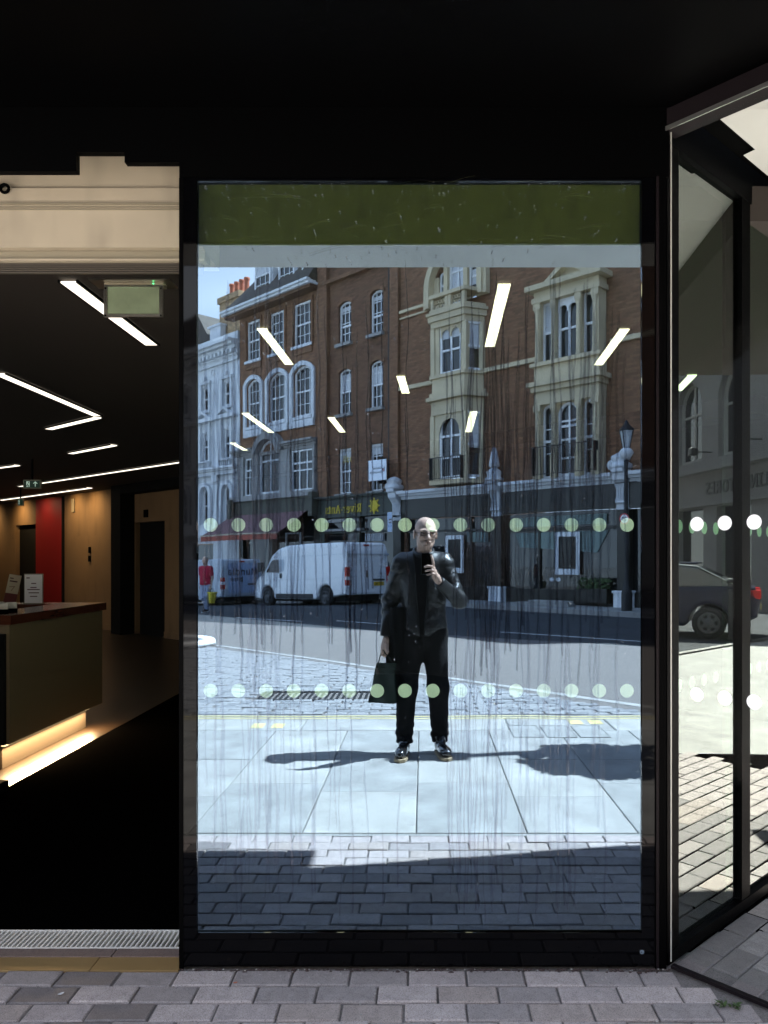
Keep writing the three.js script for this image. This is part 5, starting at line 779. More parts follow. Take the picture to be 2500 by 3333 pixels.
  obj('hinge', [bx(-0.03, 0.02, 1.72 * k, 1.8 * k, W2 - 0.2, W2 - 0.06), bx(-0.03, 0.02, 0.6, 0.68, W2 - 0.2, W2 - 0.06), bx(-0.03, 0.02, 1.72 * k, 1.8 * k, -W2 + 0.06, -W2 + 0.2)], 'vangrey', t);
  obj('rear_handle', rbx(-0.03, 0.02, 0.98, 1.2, 0.02, 0.1, 0.02, 2), 'vantrim', t);
  obj('brake_light', rbx(0.05, 0.12, H - 0.16, H - 0.1, -0.12, 0.12, 0.015, 1), 'redglass', t);
  obj('plate_recess', rbx(-0.016, 0.02, 0.86, 0.93, -0.72, -0.2, 0.008, 1), 'vantrim', t);
  const np = canvasTex(256, 72, (c2, w, h) => { c2.fillStyle = '#d8b020'; c2.fillRect(0, 0, w, h); c2.fillStyle = '#1a1710'; c2.font = 'bold 50px sans-serif'; c2.textAlign = 'center'; c2.fillText(o.plate || 'LV17 KGJ', w / 2, 54); });
  const pl = plate('number_plate', 0.46, 0.13, np, t, [-0.008, 0.76, -0.46]); pl.rotation.y = -Math.PI / 2;
  if (o.badge) { const bd = canvasTex(128, 128, (c2) => { c2.fillStyle = '#c6ccd4'; c2.fillRect(0, 0, 128, 128); c2.strokeStyle = '#2a2e38'; c2.lineWidth = 11; c2.beginPath(); c2.moveTo(30, 96); c2.lineTo(48, 52); c2.lineTo(40, 28); c2.moveTo(48, 52); c2.lineTo(70, 60); c2.lineTo(62, 96); c2.moveTo(70, 60); c2.lineTo(92, 34); c2.moveTo(80, 66); c2.lineTo(98, 92); c2.stroke(); }); const q = plate('badge', 0.16, 0.16, bd, t, [-0.008, 1.12, -0.55]); q.rotation.y = -Math.PI / 2; obj('badge_text', bx(-0.012, 0.01, 0.99, 1.01, -0.68, -0.42), 'vangrey', t); obj('model_text', bx(-0.012, 0.01, 1.0, 1.03, 0.5, 0.78), 'vangrey', t); }
  if (print) { const q = plate('lettering', 1.35, 1.2, print, t, [-0.01, 1.15, 0], { roughness: 0.3 }); q.rotation.y = -Math.PI / 2; }
  wheel(t, 1.12, W2 - 0.12, 0.34, 1); wheel(t, L - 0.95, W2 - 0.12, 0.34, 1); wheel(t, 1.12, -W2 + 0.12, 0.34, -1); wheel(t, L - 0.95, -W2 + 0.12, 0.34, -1);
  obj('underbody', bx(0.3, L - 0.3, 0.2, 0.5, -W2 + 0.25, W2 - 0.25), 'tyre', t);
  return t;
}
van('large white panel van parked at the far kerb, rear doors towards us', 3.45, 3.02, { badge: true });
const mund = canvasTex(256, 230, (c2, w, h) => { c2.fillStyle = '#93a5c2'; c2.fillRect(0, 0, w, h); c2.fillStyle = '#1c2130'; c2.font = 'bold 74px sans-serif'; c2.fillText('Mundial', -6, 92); c2.font = 'bold 44px sans-serif'; c2.fillText('wine', 138, 138); });
van('grey blue wine delivery van with lettered rear doors, behind the white van', 11.0, 3.0, { L: 5.0, H: 1.95, color: 'vangrey', print: mund, plate: 'KX15 DZL' });
// dark car to the right, seen in the side glazing
{
  const t = thing('dark_car', 'dark blue saloon car with red tail lights mirrored in the side glazing', 'car', [14.05, -0.03, -3.1], -1.21);
  const prof = [[-2.2, 0.45], [-2.25, 0.75], [-2.15, 0.98], [-1.7, 1.02], [2.0, 0.92], [2.3, 0.72], [2.32, 0.4], [1.85, 0.25], ...arch(1.4, 0.37, 0.3), [0.9, 0.24], [-0.9, 0.24], ...arch(-1.35, 0.37, 0.3), [-1.9, 0.28]];
  const g = ext(shp(prof), -0.88, 0.88, 0.07); obj('body', g, M('carblue', [0.012, 0.014, 0.035], { roughness: 0.3, clearcoat: 0.12, clearcoatRoughness: 0.05, specularIntensity: 0.35 }), t);
  const c2 = new THREE.ExtrudeGeometry(shp([[-1.95, 0.98], [-1.2, 1.38], [-0.5, 1.46], [0.2, 1.42], [1.15, 0.95]]), { depth: 1.4, bevelEnabled: true, bevelThickness: 0.12, bevelSize: 0.06, bevelOffset: -0.06, bevelSegments: 4 }); c2.translate(0, 0, -0.7); obj('cabin', clean(c2), 'shopglass', t);
  obj('roof', [rbx(-1.15, 0.15, 1.425, 1.465, -0.66, 0.66, 0.018, 2)], 'carblue', t); obj('window_trim', [rod([-1.9, 0.99, 0.84], [-1.15, 1.38, 0.8], 0.012), rod([-1.15, 1.38, 0.8], [-0.4, 1.46, 0.79], 0.012), rod([-0.4, 1.46, 0.79], [0.25, 1.42, 0.8], 0.012), rod([0.25, 1.42, 0.8], [1.15, 0.96, 0.84], 0.012)], 'steel', t);
  for (const s of [1, -1]) { obj('tail_light', rbx(-2.26, -2.05, 0.78, 0.95, s * 0.5, s * 0.88, 0.03, 2), 'redglass', t); obj('headlight', rbx(2.1, 2.31, 0.66, 0.82, s * 0.55, s * 0.85, 0.03, 2), 'whitepaint', t); }
  for (const [x, z, s] of [[1.4, 0.8, 1], [-1.35, 0.8, 1], [1.4, -0.8, -1], [-1.35, -0.8, -1]]) wheel(t, x, z, 0.31, s);
  obj('number_plate', bx(-2.27, -2.25, 0.55, 0.66, -0.26, 0.26), 'roadyellow', t);
}

{
  const t = thing('litter_bin', 'black upright litter bin standing before the dark car', 'litter bin', [12.55, -0.03, -4.55], 0.4);
  obj('body', rbx(-0.19, 0.19, 0.04, 0.95, -0.19, 0.19, 0.02, 2), 'iron', t); obj('hood', rbx(-0.21, 0.21, 1.08, 1.16, -0.21, 0.21, 0.03, 2), 'iron', t); obj('corner_bar', [[-1, -1], [1, -1], [1, 1], [-1, 1]].map(([x, z]) => bx(x * 0.18 - 0.012, x * 0.18 + 0.012, 0.95, 1.09, z * 0.18 - 0.012, z * 0.18 + 0.012)), 'iron', t); obj('foot', rbx(-0.21, 0.21, 0, 0.04, -0.21, 0.21, 0.01, 1), 'iron', t);
}

// ------------------------------------------------------------------ people: a smooth distance field meshed by surface nets
const smin = (a, b, k) => { const h = Math.max(k - Math.abs(a - b), 0) / k; return Math.min(a, b) - h * h * k * 0.25; };
const smax = (a, b, k) => -smin(-a, -b, k);
function cap(p, a, b, ra, rb) { const x = b[0] - a[0], y = b[1] - a[1], z = b[2] - a[2], q = [p[0] - a[0], p[1] - a[1], p[2] - a[2]]; const t = Math.max(0, Math.min(1, (q[0] * x + q[1] * y + q[2] * z) / (x * x + y * y + z * z))); return Math.hypot(q[0] - x * t, q[1] - y * t, q[2] - z * t) - (ra + (rb - ra) * t); }
function ell(p, c2, r) { const x = (p[0] - c2[0]) / r[0], y = (p[1] - c2[1]) / r[1], z = (p[2] - c2[2]) / r[2], k0 = Math.hypot(x, y, z), k1 = Math.hypot(x / r[0], y / r[1], z / r[2]); return k1 < 1e-9 ? -Math.min(...r) : k0 * (k0 - 1) / k1; }
function nets(f, lo, hi, cell) {
  const n = [0, 1, 2].map((i) => Math.ceil((hi[i] - lo[i]) / cell) + 1), [nx, ny, nz] = n, v = new Float32Array(nx * ny * nz), id = new Int32Array(nx * ny * nz).fill(-1), P = [];
  const at3 = (i, j, k) => i + nx * (j + ny * k);
  for (let k = 0; k < nz; k++) for (let j = 0; j < ny; j++) for (let i = 0; i < nx; i++) v[at3(i, j, k)] = f([lo[0] + i * cell, lo[1] + j * cell, lo[2] + k * cell]);
  for (let k = 0; k + 1 < nz; k++) for (let j = 0; j + 1 < ny; j++) for (let i = 0; i + 1 < nx; i++) {
    const q = []; for (let c2 = 0; c2 < 8; c2++) q.push(v[at3(i + (c2 & 1), j + (c2 >> 1 & 1), k + (c2 >> 2))]);
    if (q.every((x) => x < 0) || q.every((x) => x >= 0)) continue;
    let s = [0, 0, 0], m = 0;
    for (let a = 0; a < 8; a++) for (const b of [1, 2, 4]) { if (a & b) continue; const e = a | b; if ((q[a] < 0) === (q[e] < 0)) continue; const t = q[a] / (q[a] - q[e]); m++; for (let d = 0; d < 3; d++) s[d] += ((a >> d) & 1) + (b === 1 << d ? t : 0); }
    id[at3(i, j, k)] = P.length / 3; P.push(lo[0] + (i + s[0] / m) * cell, lo[1] + (j + s[1] / m) * cell, lo[2] + (k + s[2] / m) * cell);
  }
  const I = [];
  for (let k = 1; k + 1 < nz; k++) for (let j = 1; j + 1 < ny; j++) for (let i = 1; i + 1 < nx; i++) for (const [d, o1, o2] of [[[1, 0, 0], [0, 1, 0], [0, 0, 1]], [[0, 1, 0], [0, 0, 1], [1, 0, 0]], [[0, 0, 1], [1, 0, 0], [0, 1, 0]]]) {
    const a = v[at3(i, j, k)], b = v[at3(i + d[0], j + d[1], k + d[2])]; if ((a < 0) === (b < 0)) continue;
    const A = id[at3(i, j, k)], B = id[at3(i - o1[0], j - o1[1], k - o1[2])], C = id[at3(i - o1[0] - o2[0], j - o1[1] - o2[1], k - o1[2] - o2[2])], D = id[at3(i - o2[0], j - o2[1], k - o2[2])];
    if (A < 0 || B < 0 || C < 0 || D < 0) continue; if (a < 0) I.push(A, B, C, A, C, D); else I.push(A, C, B, A, D, C);
  }
  const N = [], e = cell * 0.6; for (let i = 0; i < P.length; i += 3) { const [x, y, z] = [P[i], P[i + 1], P[i + 2]], g = [f([x + e, y, z]) - f([x - e, y, z]), f([x, y + e, z]) - f([x, y - e, z]), f([x, y, z + e]) - f([x, y, z - e])], l = Math.hypot(...g) || 1; N.push(g[0] / l, g[1] / l, g[2] / l); }
  const uv = []; for (let i = 0; i < P.length; i += 3) uv.push(Math.atan2(P[i], P[i + 2]) * 0.16 + P[i] * 0.5, P[i + 1]);
  const g = new THREE.BufferGeometry(); g.setAttribute('position', new THREE.Float32BufferAttribute(P, 3)); g.setAttribute('normal', new THREE.Float32BufferAttribute(N, 3)); g.setAttribute('uv', new THREE.Float32BufferAttribute(uv, 2)); g.setIndex(I); return g;
}
const chain = (pts, rs, k = 0.006) => (p) => { let d = 9; for (let i = 0; i + 1 < pts.length; i++) d = smin(d, cap(p, pts[i], pts[i + 1], rs[i], rs[i + 1]), k); return d; };
// head about its own centre (between the ears), facing -z, 0.225 tall
const HS = 1.09;
const headF = (p0) => {
  const p = [Math.abs(p0[0]) / HS, p0[1] / HS, p0[2] / HS];
  let d = ell(p, [0, 0.032, 0.012], [0.074, 0.083, 0.094]);
  d = smin(d, ell(p, [0, -0.035, -0.028], [0.052, 0.074, 0.061]), 0.04);
  d = smin(d, ell(p, [0, -0.088, -0.058], [0.03, 0.024, 0.028]), 0.03);              // chin
  d = smin(d, ell(p, [0.042, -0.06, -0.005], [0.016, 0.03, 0.038]), 0.03);          // jaw
  d = smin(d, ell(p, [0.03, 0.016, -0.075], [0.03, 0.011, 0.016]), 0.016);           // brow
  d = smin(d, ell(p, [0.042, -0.02, -0.062], [0.022, 0.018, 0.02]), 0.02);           // cheekbone
  d = smax(d, -ell(p, [0.031, -0.003, -0.093], [0.019, 0.013, 0.018]), 0.014);       // eye socket
  d = smin(d, ell(p, [0.031, -0.003, -0.074], [0.0135, 0.0125, 0.0125]), 0.004);     // eyeball and lid
  d = smin(d, cap(p, [0, 0.004, -0.086], [0, -0.034, -0.108], 0.008, 0.0125), 0.014);  // nose
  d = smin(d, ell(p, [0.012, -0.036, -0.096], [0.009, 0.008, 0.011]), 0.006);
  d = smin(d, ell(p, [0, -0.0625, -0.0885], [0.024, 0.0055, 0.011]), 0.006);         // lips
  d = smin(d, ell(p, [0, -0.0725, -0.087], [0.02, 0.006, 0.011]), 0.005);
  d = smax(d, -ell(p, [0, -0.0675, -0.1], [0.026, 0.0022, 0.01]), 0.004);
  let ear = ell(p, [0.081, -0.008, 0.012], [0.009, 0.034, 0.021]); ear = smax(ear, -ell(p, [0.089, -0.004, 0.008], [0.006, 0.02, 0.011]), 0.006);
  return smin(d, ear, 0.01) * HS;
};
function person(name, label, pos, rot, j, o) {
  const t = thing(name, label, 'person', pos, rot);
  const skin = [], H = j.head, hr = j.headTilt || 0;
  const hf = (p) => { const yw = j.headTurn || 0, d0 = p[0] - H[0], d2 = p[2] - H[2], q = [d0 * Math.cos(yw) + d2 * Math.sin(yw), p[1] - H[1], d2 * Math.cos(yw) - d0 * Math.sin(yw)], c2 = Math.cos(hr), s = Math.sin(hr); return headF([q[0], q[1] * c2 - q[2] * s, q[1] * s + q[2] * c2]); };
  const neck = (p) => smin(hf(p), cap(p, [H[0] * 0.8, H[1] - 0.06, H[2] + 0.022], [0, j.sh[1] + 0.02, j.sh[2]], 0.055, 0.062), 0.03);
  skin.push(nets(neck, [H[0] - 0.12, j.sh[1] - 0.03, H[2] - 0.15], [H[0] + 0.12, H[1] + 0.14, H[2] + 0.16], o.fine || 0.0042));
  const limbs = (p, s) => { let d = 9; for (const a of [j.armR, j.armL]) { d = smin(d, cap(p, a[0], a[1], 0.05 + s, 0.041 + s), 0.03); d = smin(d, cap(p, a[1], a[2], 0.042 + s, 0.027 + s), 0.03); } return d; };
  const legs = (p, s) => { let d = 9; for (const a of [j.legR, j.legL]) { d = smin(d, cap(p, a[0], a[1], 0.083 + s, 0.057 + s), 0.05); d = smin(d, cap(p, a[1], a[2], 0.058 + s, 0.04 + s * 1.25), 0.05); } return d; };
  const torso = (p, s) => { let d = ell(p, [0, j.sh[1] - 0.16, j.sh[2]], [0.165 + s, 0.2 + s, 0.112 + s]); d = smin(d, cap(p, [-0.155, j.sh[1] - 0.02, j.sh[2] + 0.01], [0.155, j.sh[1] - 0.02, j.sh[2] + 0.01], 0.056 + s, 0.056 + s), 0.08); d = smin(d, ell(p, [0, j.sh[1] - 0.38, j.sh[2] + 0.0], [0.145 + s, 0.18 + s, 0.108 + s]), 0.1); return smin(d, ell(p, [0, j.hip[1] + 0.01, j.hip[2]], [0.158 + s, 0.13 + s, 0.112 + s]), 0.1); };
  const all = (p) => smin(smin(torso(p, -0.006), limbs(p, -0.004), 0.04), legs(p, -0.006), 0.05);
  skin.push(nets(all, [-0.5, 0.04, j.box[0]], [0.5, j.sh[1] + 0.1, j.box[1]], 0.02));
  for (const h of j.hands) skin.push(nets(h.f, h.lo, h.hi, h.cell || 0.0042));
  obj('body', mergeGeometries(skin.map((g) => clean(g))), 'skin', t);
  const tr = (p) => { let d = smin(legs(p, 0.02 + 0.003 * Math.sin(p[1] * 47 + p[0] * 30) * Math.max(0, 1 - Math.abs(p[1] - 0.12) * 4) + 0.005 * Math.sin(p[1] * 90 + p[2] * 40) * Math.max(0, 1 - Math.abs(p[1] - 0.16) * 7)), ell(p, [0, j.hip[1] + 0.01, j.hip[2]], [0.168, 0.14, 0.122]), 0.06); return Math.max(d, p[1] - j.hip[1] - 0.1, 0.085 - p[1]); };
  obj('trousers', nets(tr, [-0.5, 0.06, j.box[0]], [0.5, j.hip[1] + 0.14, j.box[1]], 0.011), o.trousers, t);
  const noise = (p) => {          // creases: strong in the sleeves, faint on the body, bent by a slow warp
    const w = 1.6 * Math.sin(p[0] * 17 + p[1] * 9) + 1.3 * Math.sin(p[1] * 21 - p[2] * 15 + 2), sl = Math.min(1, Math.max(0, (Math.abs(p[0]) - 0.16) * 12)), k = 0.25 + 0.75 * sl;
    return k * (0.0052 * Math.pow(0.5 + 0.5 * Math.sin(p[1] * 88 + p[0] * 35 + w * 1.7), 3) + 0.0032 * Math.sin(p[1] * 41 - p[0] * 52 + p[2] * 33 + w)) - 0.002 * sl;
  };
  if (o.jacket) {
    const jk = (p) => { let d = smin(torso(p, 0.022), o.shortSleeve ? smin(cap(p, j.armR[0], j.armR[3] || j.armR[1], 0.07, 0.06), cap(p, j.armL[0], j.armL[3] || j.armL[1], 0.07, 0.06), 0.01) : limbs(p, 0.018), 0.05); d += noise(p) * (o.wrinkle ?? 1); d = Math.max(d, j.hem - p[1]);
      for (const a of [j.armR, j.armL]) if (!o.shortSleeve) { const w = a[2], e = a[1], L = Math.hypot(w[0] - e[0], w[1] - e[1], w[2] - e[2]), q = ((p[0] - w[0]) * (w[0] - e[0]) + (p[1] - w[1]) * (w[1] - e[1]) + (p[2] - w[2]) * (w[2] - e[2])) / L; if (Math.hypot(p[0] - w[0], p[1] - w[1], p[2] - w[2]) < 0.13) d = Math.max(d, q - 0.0); }
      const nk = Math.hypot(p[0], (p[2] - j.sh[2] - 0.005)) - 0.066; d = smax(d, -Math.max(nk, j.sh[1] - 0.0 - p[1]), 0.01); if (o.open) d = smax(d, -Math.max(Math.abs(p[0] + 0.012) - 0.012 - Math.max(0, p[1] - j.hem) * 0.075, p[2] - j.sh[2] + 0.03), 0.012); return d; };
    obj(o.shortSleeve ? 'shirt' : 'jacket', nets(jk, [-0.5, j.hem - 0.03, j.box[0]], [0.5, j.sh[1] + 0.13, j.box[1]], 0.0095), o.jacket, t);
    if (o.open) { obj('jersey', nets((p) => Math.max(torso(p, 0.009), j.hip[1] - p[1]), [-0.3, j.hip[1], j.sh[2] - 0.25], [0.3, j.sh[1] + 0.09, j.sh[2] + 0.25], 0.012), 'jersey', t);
      const col = new THREE.TorusGeometry(0.077, 0.013, 8, 28); col.rotateX(Math.PI / 2 - 0.22); col.scale(1, 2.0, 1); obj('collar', mv(col, 0.002, j.sh[1] + 0.06, j.sh[2] - 0.002), o.jacket, t); }
  }
  j.feet.forEach(([x, y, z, r]) => {
    const up = (p) => { let d = ell(p, [0, 0.052, -0.13], [0.047, 0.04, 0.075]); d = smin(d, ell(p, [0, 0.055, -0.03], [0.042, 0.045, 0.09]), 0.04); d = smin(d, cap(p, [0, 0.07, 0.03], [0, 0.12, 0.035], 0.043, 0.042), 0.03); return Math.max(d, 0.022 - p[1]); };
    const put = (g) => { g = clean(g); g.rotateY(r); g.translate(x, y, z); return g; };
    const s = obj('shoe', put(nets(up, [-0.07, 0, -0.23], [0.07, 0.14, 0.1], 0.006)), o.shoe || 'shoeblack', t);
    const sole = new THREE.ExtrudeGeometry(shp([[0, 0.215], [0.036, 0.195], [0.05, 0.14], [0.044, 0.06], [0.038, -0.02], [0.036, -0.06], [0, -0.085], [-0.036, -0.06], [-0.038, -0.02], [-0.044, 0.06], [-0.05, 0.14], [-0.036, 0.195]]), { depth: 0.018, bevelEnabled: true, bevelSize: 0.003, bevelThickness: 0.003, bevelSegments: 2 }); sole.rotateX(-Math.PI / 2); sole.translate(0, 0.004, 0);
    obj('sole', put(sole), o.sole || 'soletan', s);
    if (o.laces) obj('lace', put(mergeGeometries([-0.02, -0.045, -0.07, -0.09].map((q, i) => tube([[-0.026, 0.084 - i * 0.002, q], [0, 0.099 - i * 0.003, q - 0.004], [0.026, 0.084 - i * 0.002, q]], 0.0034, 8, 6)))), 'whitepaint', s);
  });
  return t;
}
M('shoeblack', [0.014, 0.014, 0.015], { roughness: 0.16, clearcoat: 0.8, clearcoatRoughness: 0.1 });
M('soletan', [0.32, 0.24, 0.15], { roughness: 0.8 });
// the photographer, phone held up, bag in the other hand
{
  const zp = -0.272;                    // the phone's plane in his own axes
  const palm = (p) => {                 // right hand: palm beside the phone, three fingers across its back, one up its edge, thumb behind
    let d = smin(cap(p, [0.098, 1.352, zp + 0.032], [0.072, 1.392, zp + 0.016], 0.024, 0.021), cap(p, [0.092, 1.36, zp + 0.012], [0.074, 1.42, zp + 0.01], 0.02, 0.017), 0.02);
    d = smin(d, cap(p, [0.11, 1.33, zp + 0.036], [0.098, 1.355, zp + 0.03], 0.026, 0.025), 0.02);
    const F = [[[[0.075, 1.425, zp + 0.008], [0.074, 1.462, zp + 0.0], [0.0665, 1.494, zp - 0.002], [0.06, 1.515, zp - 0.001]], [0.0105, 0.0095, 0.0088, 0.0075]],
      [[[0.076, 1.418, zp + 0.004], [0.062, 1.436, zp - 0.017], [0.034, 1.44, zp - 0.021], [0.012, 1.434, zp - 0.016]], [0.0108, 0.0098, 0.009, 0.0075]],
      [[[0.08, 1.4, zp + 0.004], [0.064, 1.41, zp - 0.019], [0.037, 1.41, zp - 0.022], [0.018, 1.403, zp - 0.016]], [0.0105, 0.0095, 0.0086, 0.0072]],
      [[[0.086, 1.382, zp + 0.006], [0.07, 1.383, zp - 0.017], [0.047, 1.381, zp - 0.02], [0.031, 1.376, zp - 0.015]], [0.0096, 0.0086, 0.0078, 0.0066]],
      [[[0.094, 1.372, zp + 0.036], [0.062, 1.398, zp + 0.036], [0.042, 1.42, zp + 0.026]], [0.0135, 0.0112, 0.009]]];
    for (const [pts, rs] of F) d = smin(d, chain(pts, rs)(p), 0.006);
    return d;
  };
  const lh = (p) => { let d = smin(cap(p, [-0.288, 0.87, -0.01], [-0.298, 0.805, -0.02], 0.028, 0.03), ell(p, [-0.296, 0.81, -0.015], [0.02, 0.04, 0.04]), 0.02); for (let i = 0; i < 4; i++) d = smin(d, chain([[-0.312, 0.8 - i * 0.002, -0.048 + i * 0.021], [-0.314, 0.765, -0.048 + i * 0.021], [-0.293, 0.752, -0.047 + i * 0.02], [-0.283, 0.768, -0.046 + i * 0.02]], [0.0105, 0.0098, 0.009, 0.008])(p), 0.004); return smin(d, chain([[-0.28, 0.83, -0.045], [-0.272, 0.79, -0.06], [-0.282, 0.765, -0.05]], [0.013, 0.011, 0.009])(p), 0.008); };
  const j = { head: [0.018, 1.69, 0.02], headTilt: 0.02, headTurn: 0.2, sh: [0, 1.485, 0.07], hip: [0.0, 0.93, 0.06], hem: 0.9, box: [-0.36, 0.3],
    armR: [[0.168, 1.445, 0.07], [0.272, 1.175, -0.02], [0.115, 1.325, -0.225]], armL: [[-0.175, 1.445, 0.07], [-0.262, 1.17, 0.1], [-0.288, 0.885, 0.0]],
    legR: [[0.085, 0.9, 0.05], [0.112, 0.5, 0.02], [0.128, 0.1, 0.03]], legL: [[-0.085, 0.9, 0.05], [-0.128, 0.5, 0.01], [-0.148, 0.1, -0.01]],
    hands: [{ f: palm, lo: [-0.02, 1.29, -0.33], hi: [0.15, 1.54, -0.19], cell: 0.003 }, { f: lh, lo: [-0.36, 0.72, -0.1], hi: [-0.23, 0.92, 0.07], cell: 0.004 }], feet: [[0.136, 0, -0.04, -0.22], [-0.152, 0, -0.07, 0.12]] };
  const man = person('person', 'person in black leather jacket photographing the window, bag in the other hand', [0, 0, 3.08], 0, j, { trousers: 'trouser', jacket: 'leather', open: true, laces: true, fine: 0.0034 });
  const gl = []; for (const s of [1, -1]) { const r = new THREE.TorusGeometry(0.02, 0.0016, 6, 24); r.scale(1.1, 0.8, 1); gl.push(mv(r, s * 0.031, -0.004, -0.1), rod([s * 0.053, 0.002, -0.098], [s * 0.084, 0.004, 0.01], 0.0016, 0.0016, 6)); } gl.push(rod([-0.01, 0.0, -0.101], [0.01, 0.0, -0.101], 0.0016, 0.0016, 6));
  const face = (x, y, z, g) => { g = clean(g); g.translate(x, y, z); g.scale(1.09, 1.09, 1.09); g.rotateX(-0.02); g.rotateY(-0.2); g.translate(0.018, 1.69, 0.02); return g; };
  for (const s of [1, -1]) { const e = new THREE.SphereGeometry(0.0068, 12, 8); e.scale(1.3, 0.62, 0.5); obj('eye', face(s * 0.031, -0.003, -0.0855, e), 'iron', man); const b = new THREE.SphereGeometry(0.017, 12, 8); b.scale(1, 0.2, 0.3); b.rotateZ(s * -0.12); obj('eyebrow', face(s * 0.032, 0.0195, -0.0895, b), M('browgrey', [0.16, 0.12, 0.1], { roughness: 0.9 }), man); }
  const lip = new THREE.SphereGeometry(0.02, 14, 8); lip.scale(1, 0.3, 0.35); obj('lips', face(0, -0.068, -0.0912, lip), M('lipskin', [0.36, 0.17, 0.14], { roughness: 0.5 }), man);
  const g = mergeGeometries(gl.map(clean)); g.scale(1.09, 1.09, 1.09); g.rotateX(-0.02); g.rotateY(-0.2); g.translate(0.018, 1.69, 0.02); obj('glasses', g, 'iron', man);
  const ph = thing('mobile_phone', 'black mobile phone held up in front of the chest', 'phone', [0.0235, 1.4575, 2.8085]);
  obj('body', rbx(-0.038, 0.038, -0.0775, 0.0775, -0.0, 0.008, 0.0038, 3), 'blackgloss', ph);
  obj('side_frame', (() => { const q = ext(shp([[-0.0386, -0.078], [0.0386, -0.078], [0.0386, 0.078], [-0.0386, 0.078]], [[[-0.0375, -0.077], [-0.0375, 0.077], [0.0375, 0.077], [0.0375, -0.077]]]), 0.002, 0.006); return q; })(), 'steel', ph);
  obj('camera_lens', mv(lathe([[0.001, 0.0], [0.0045, 0.0], [0.006, -0.001], [0.006, -0.0014]], 18).rotateX(Math.PI / 2), 0.012, 0.05, -0.001), 'shopglass', ph);
  const cards = thing('shoulder_coat', 'dark coat hung over the forearm beside the bag', 'coat', [-0.22, 0, 3.1]);
  obj('cloth', nets((p) => { let d = ell(p, [0.02, 0.82, 0.02], [0.085, 0.4, 0.1]); d += 0.008 * Math.sin(p[0] * 90 + p[1] * 6) + 0.006 * Math.sin(p[2] * 70); return Math.max(d, 0.475 - p[1], p[1] - 1.12); }, [-0.14, 0.44, -0.16], [0.16, 1.16, 0.2], 0.012), 'jersey', cards);
  const bag = thing('carrier_bag', 'dark green flat carrier bag hanging from the left hand', 'bag', [-0.31, 0.4, 3.03], 0.25);
  const w = new THREE.BoxGeometry(0.2, 0.3, 0.07, 8, 10, 3); { const p = w.attributes.position; for (let i = 0; i < p.count; i++) { const y = p.getY(i), q = 0.5 + y / 0.3; p.setXYZ(i, p.getX(i) * (1.05 - 0.32 * q) + 0.03 * q, y + 0.15, p.getZ(i) * (1 - 0.55 * q) + 0.008 * Math.sin(p.getX(i) * 40 + y * 22)); } w.computeVertexNormals(); }
  obj('bag_body', w, M('baggreen', [0.006, 0.016, 0.009], { roughness: 0.6 }), bag); obj('handle', [tube([[-0.04, 0.29, 0.012], [0.0, 0.4, 0.0], [0.025, 0.375, -0.01], [0.09, 0.29, 0.012]], 0.004)], 'baggreen', bag);
}
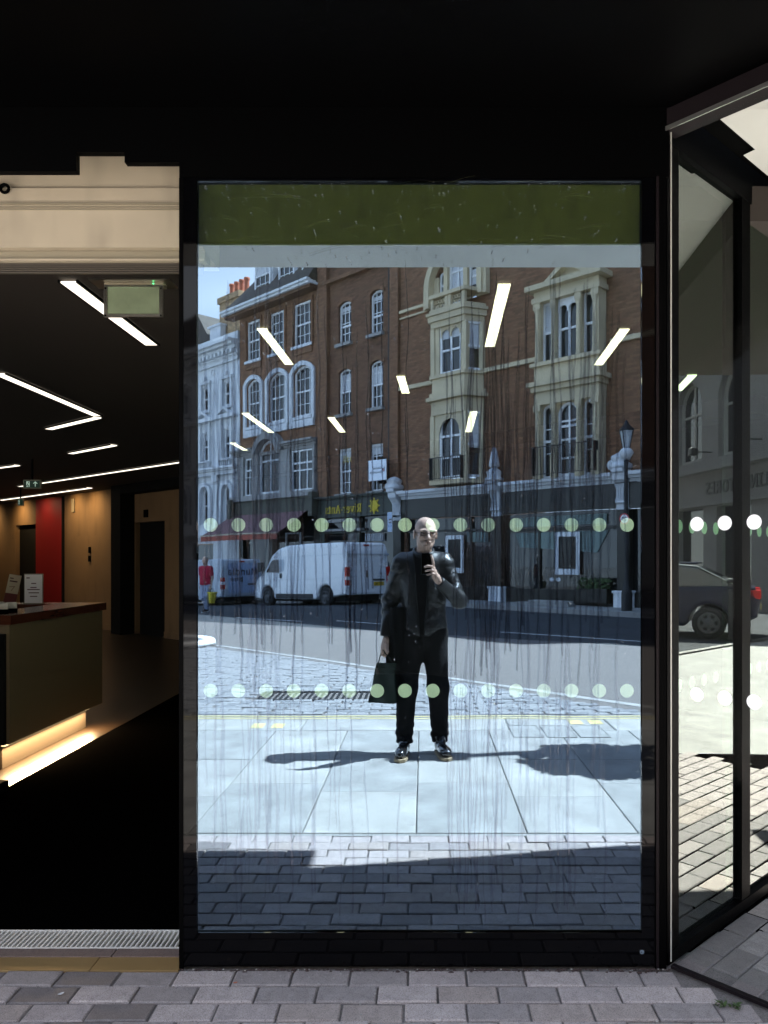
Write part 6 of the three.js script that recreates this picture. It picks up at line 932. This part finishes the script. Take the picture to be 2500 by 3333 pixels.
// someone in a red shirt with a yellow caddy, walking on the road to the left
{
  const lh = (p) => { let d = smin(cap(p, [0.225, 0.79, -0.06], [0.23, 0.73, -0.09], 0.026, 0.027), ell(p, [0.23, 0.73, -0.09], [0.02, 0.036, 0.03]), 0.02); for (let i = 0; i < 4; i++) d = smin(d, chain([[0.242, 0.715, -0.122 + i * 0.02], [0.243, 0.68, -0.12 + i * 0.02], [0.226, 0.668, -0.118 + i * 0.019], [0.217, 0.685, -0.116 + i * 0.019]], [0.0105, 0.0098, 0.009, 0.008])(p), 0.004); return smin(d, chain([[0.215, 0.75, -0.115], [0.208, 0.71, -0.125], [0.217, 0.685, -0.12]], [0.012, 0.011, 0.009])(p), 0.006); };
  const rh = (p) => { let d = cap(p, [-0.23, 0.82, 0.06], [-0.235, 0.76, 0.05], 0.026, 0.027); for (let i = 0; i < 4; i++) d = smin(d, chain([[-0.24, 0.745, 0.02 + i * 0.02], [-0.238, 0.71, 0.018 + i * 0.02], [-0.226, 0.69, 0.016 + i * 0.019]], [0.0105, 0.0098, 0.008])(p), 0.004); return smin(d, chain([[-0.222, 0.77, 0.02], [-0.214, 0.73, 0.012]], [0.012, 0.009])(p), 0.006); };
  const j = { head: [0, 1.53, -0.03], sh: [0, 1.31, 0.0], hip: [0, 0.83, 0], hem: 0.8, box: [-0.4, 0.4],
    armR: [[0.165, 1.28, 0.0], [0.235, 1.04, 0.01], [0.225, 0.82, -0.05], [0.215, 1.12, 0.0]], armL: [[-0.165, 1.28, 0.0], [-0.23, 1.05, 0.05], [-0.23, 0.84, 0.06], [-0.21, 1.13, 0.03]],
    legR: [[0.085, 0.82, 0], [0.09, 0.46, -0.1], [0.09, 0.1, -0.08]], legL: [[-0.085, 0.82, 0], [-0.09, 0.44, 0.0], [-0.09, 0.12, 0.2]],
    hands: [{ f: lh, lo: [0.17, 0.63, -0.17], hi: [0.29, 0.85, 0.0], cell: 0.007 }, { f: rh, lo: [-0.29, 0.66, -0.04], hi: [-0.18, 0.86, 0.12], cell: 0.007 }], feet: [[0.09, 0, -0.1, 0], [-0.09, 0.02, 0.18, 0]] };
  const t = person('person', 'person in dark red polo shirt and pale jeans walking past the vans', [-6.45, -0.07, 20.0], 0.35, j, { trousers: M('jeans', [0.34, 0.38, 0.5], { roughness: 0.9 }), jacket: M('redshirt', [0.38, 0.012, 0.04], { roughness: 0.9 }), shortSleeve: true, wrinkle: 0.6, shoe: 'iron', sole: 'whitepaint', fine: 0.006 });
  obj('hair', nets((p) => Math.max(ell(p, [0, 1.567, -0.012], [0.084, 0.09, 0.103]), p[2] < -0.02 ? 1.585 - p[1] : 1.5 - p[1]), [-0.1, 1.48, -0.13], [0.1, 1.68, 0.12], 0.008), M('hairgrey', [0.3, 0.26, 0.22], { roughness: 0.9 }), t);
  const k = thing('yellow_caddy', 'bright yellow lidded caddy carried by the person in the red shirt', 'caddy', [-6.2, 0.2, 19.8], 0.35);
  obj('tub', lathe([[0.001, 0], [0.09, 0], [0.13, 0.3], [0.12, 0.3]], 4).rotateY(0.785), M('caddyyellow', [0.78, 0.62, 0.06], { roughness: 0.4 }), k); obj('lid', rbx(-0.11, 0.11, 0.3, 0.33, -0.11, 0.11, 0.01, 1), 'caddyyellow', k); obj('handle', tube([[-0.09, 0.3, 0], [0, 0.44, 0], [0.09, 0.3, 0]], 0.006), 'iron', k);
}

renderer.render(scene, camera);
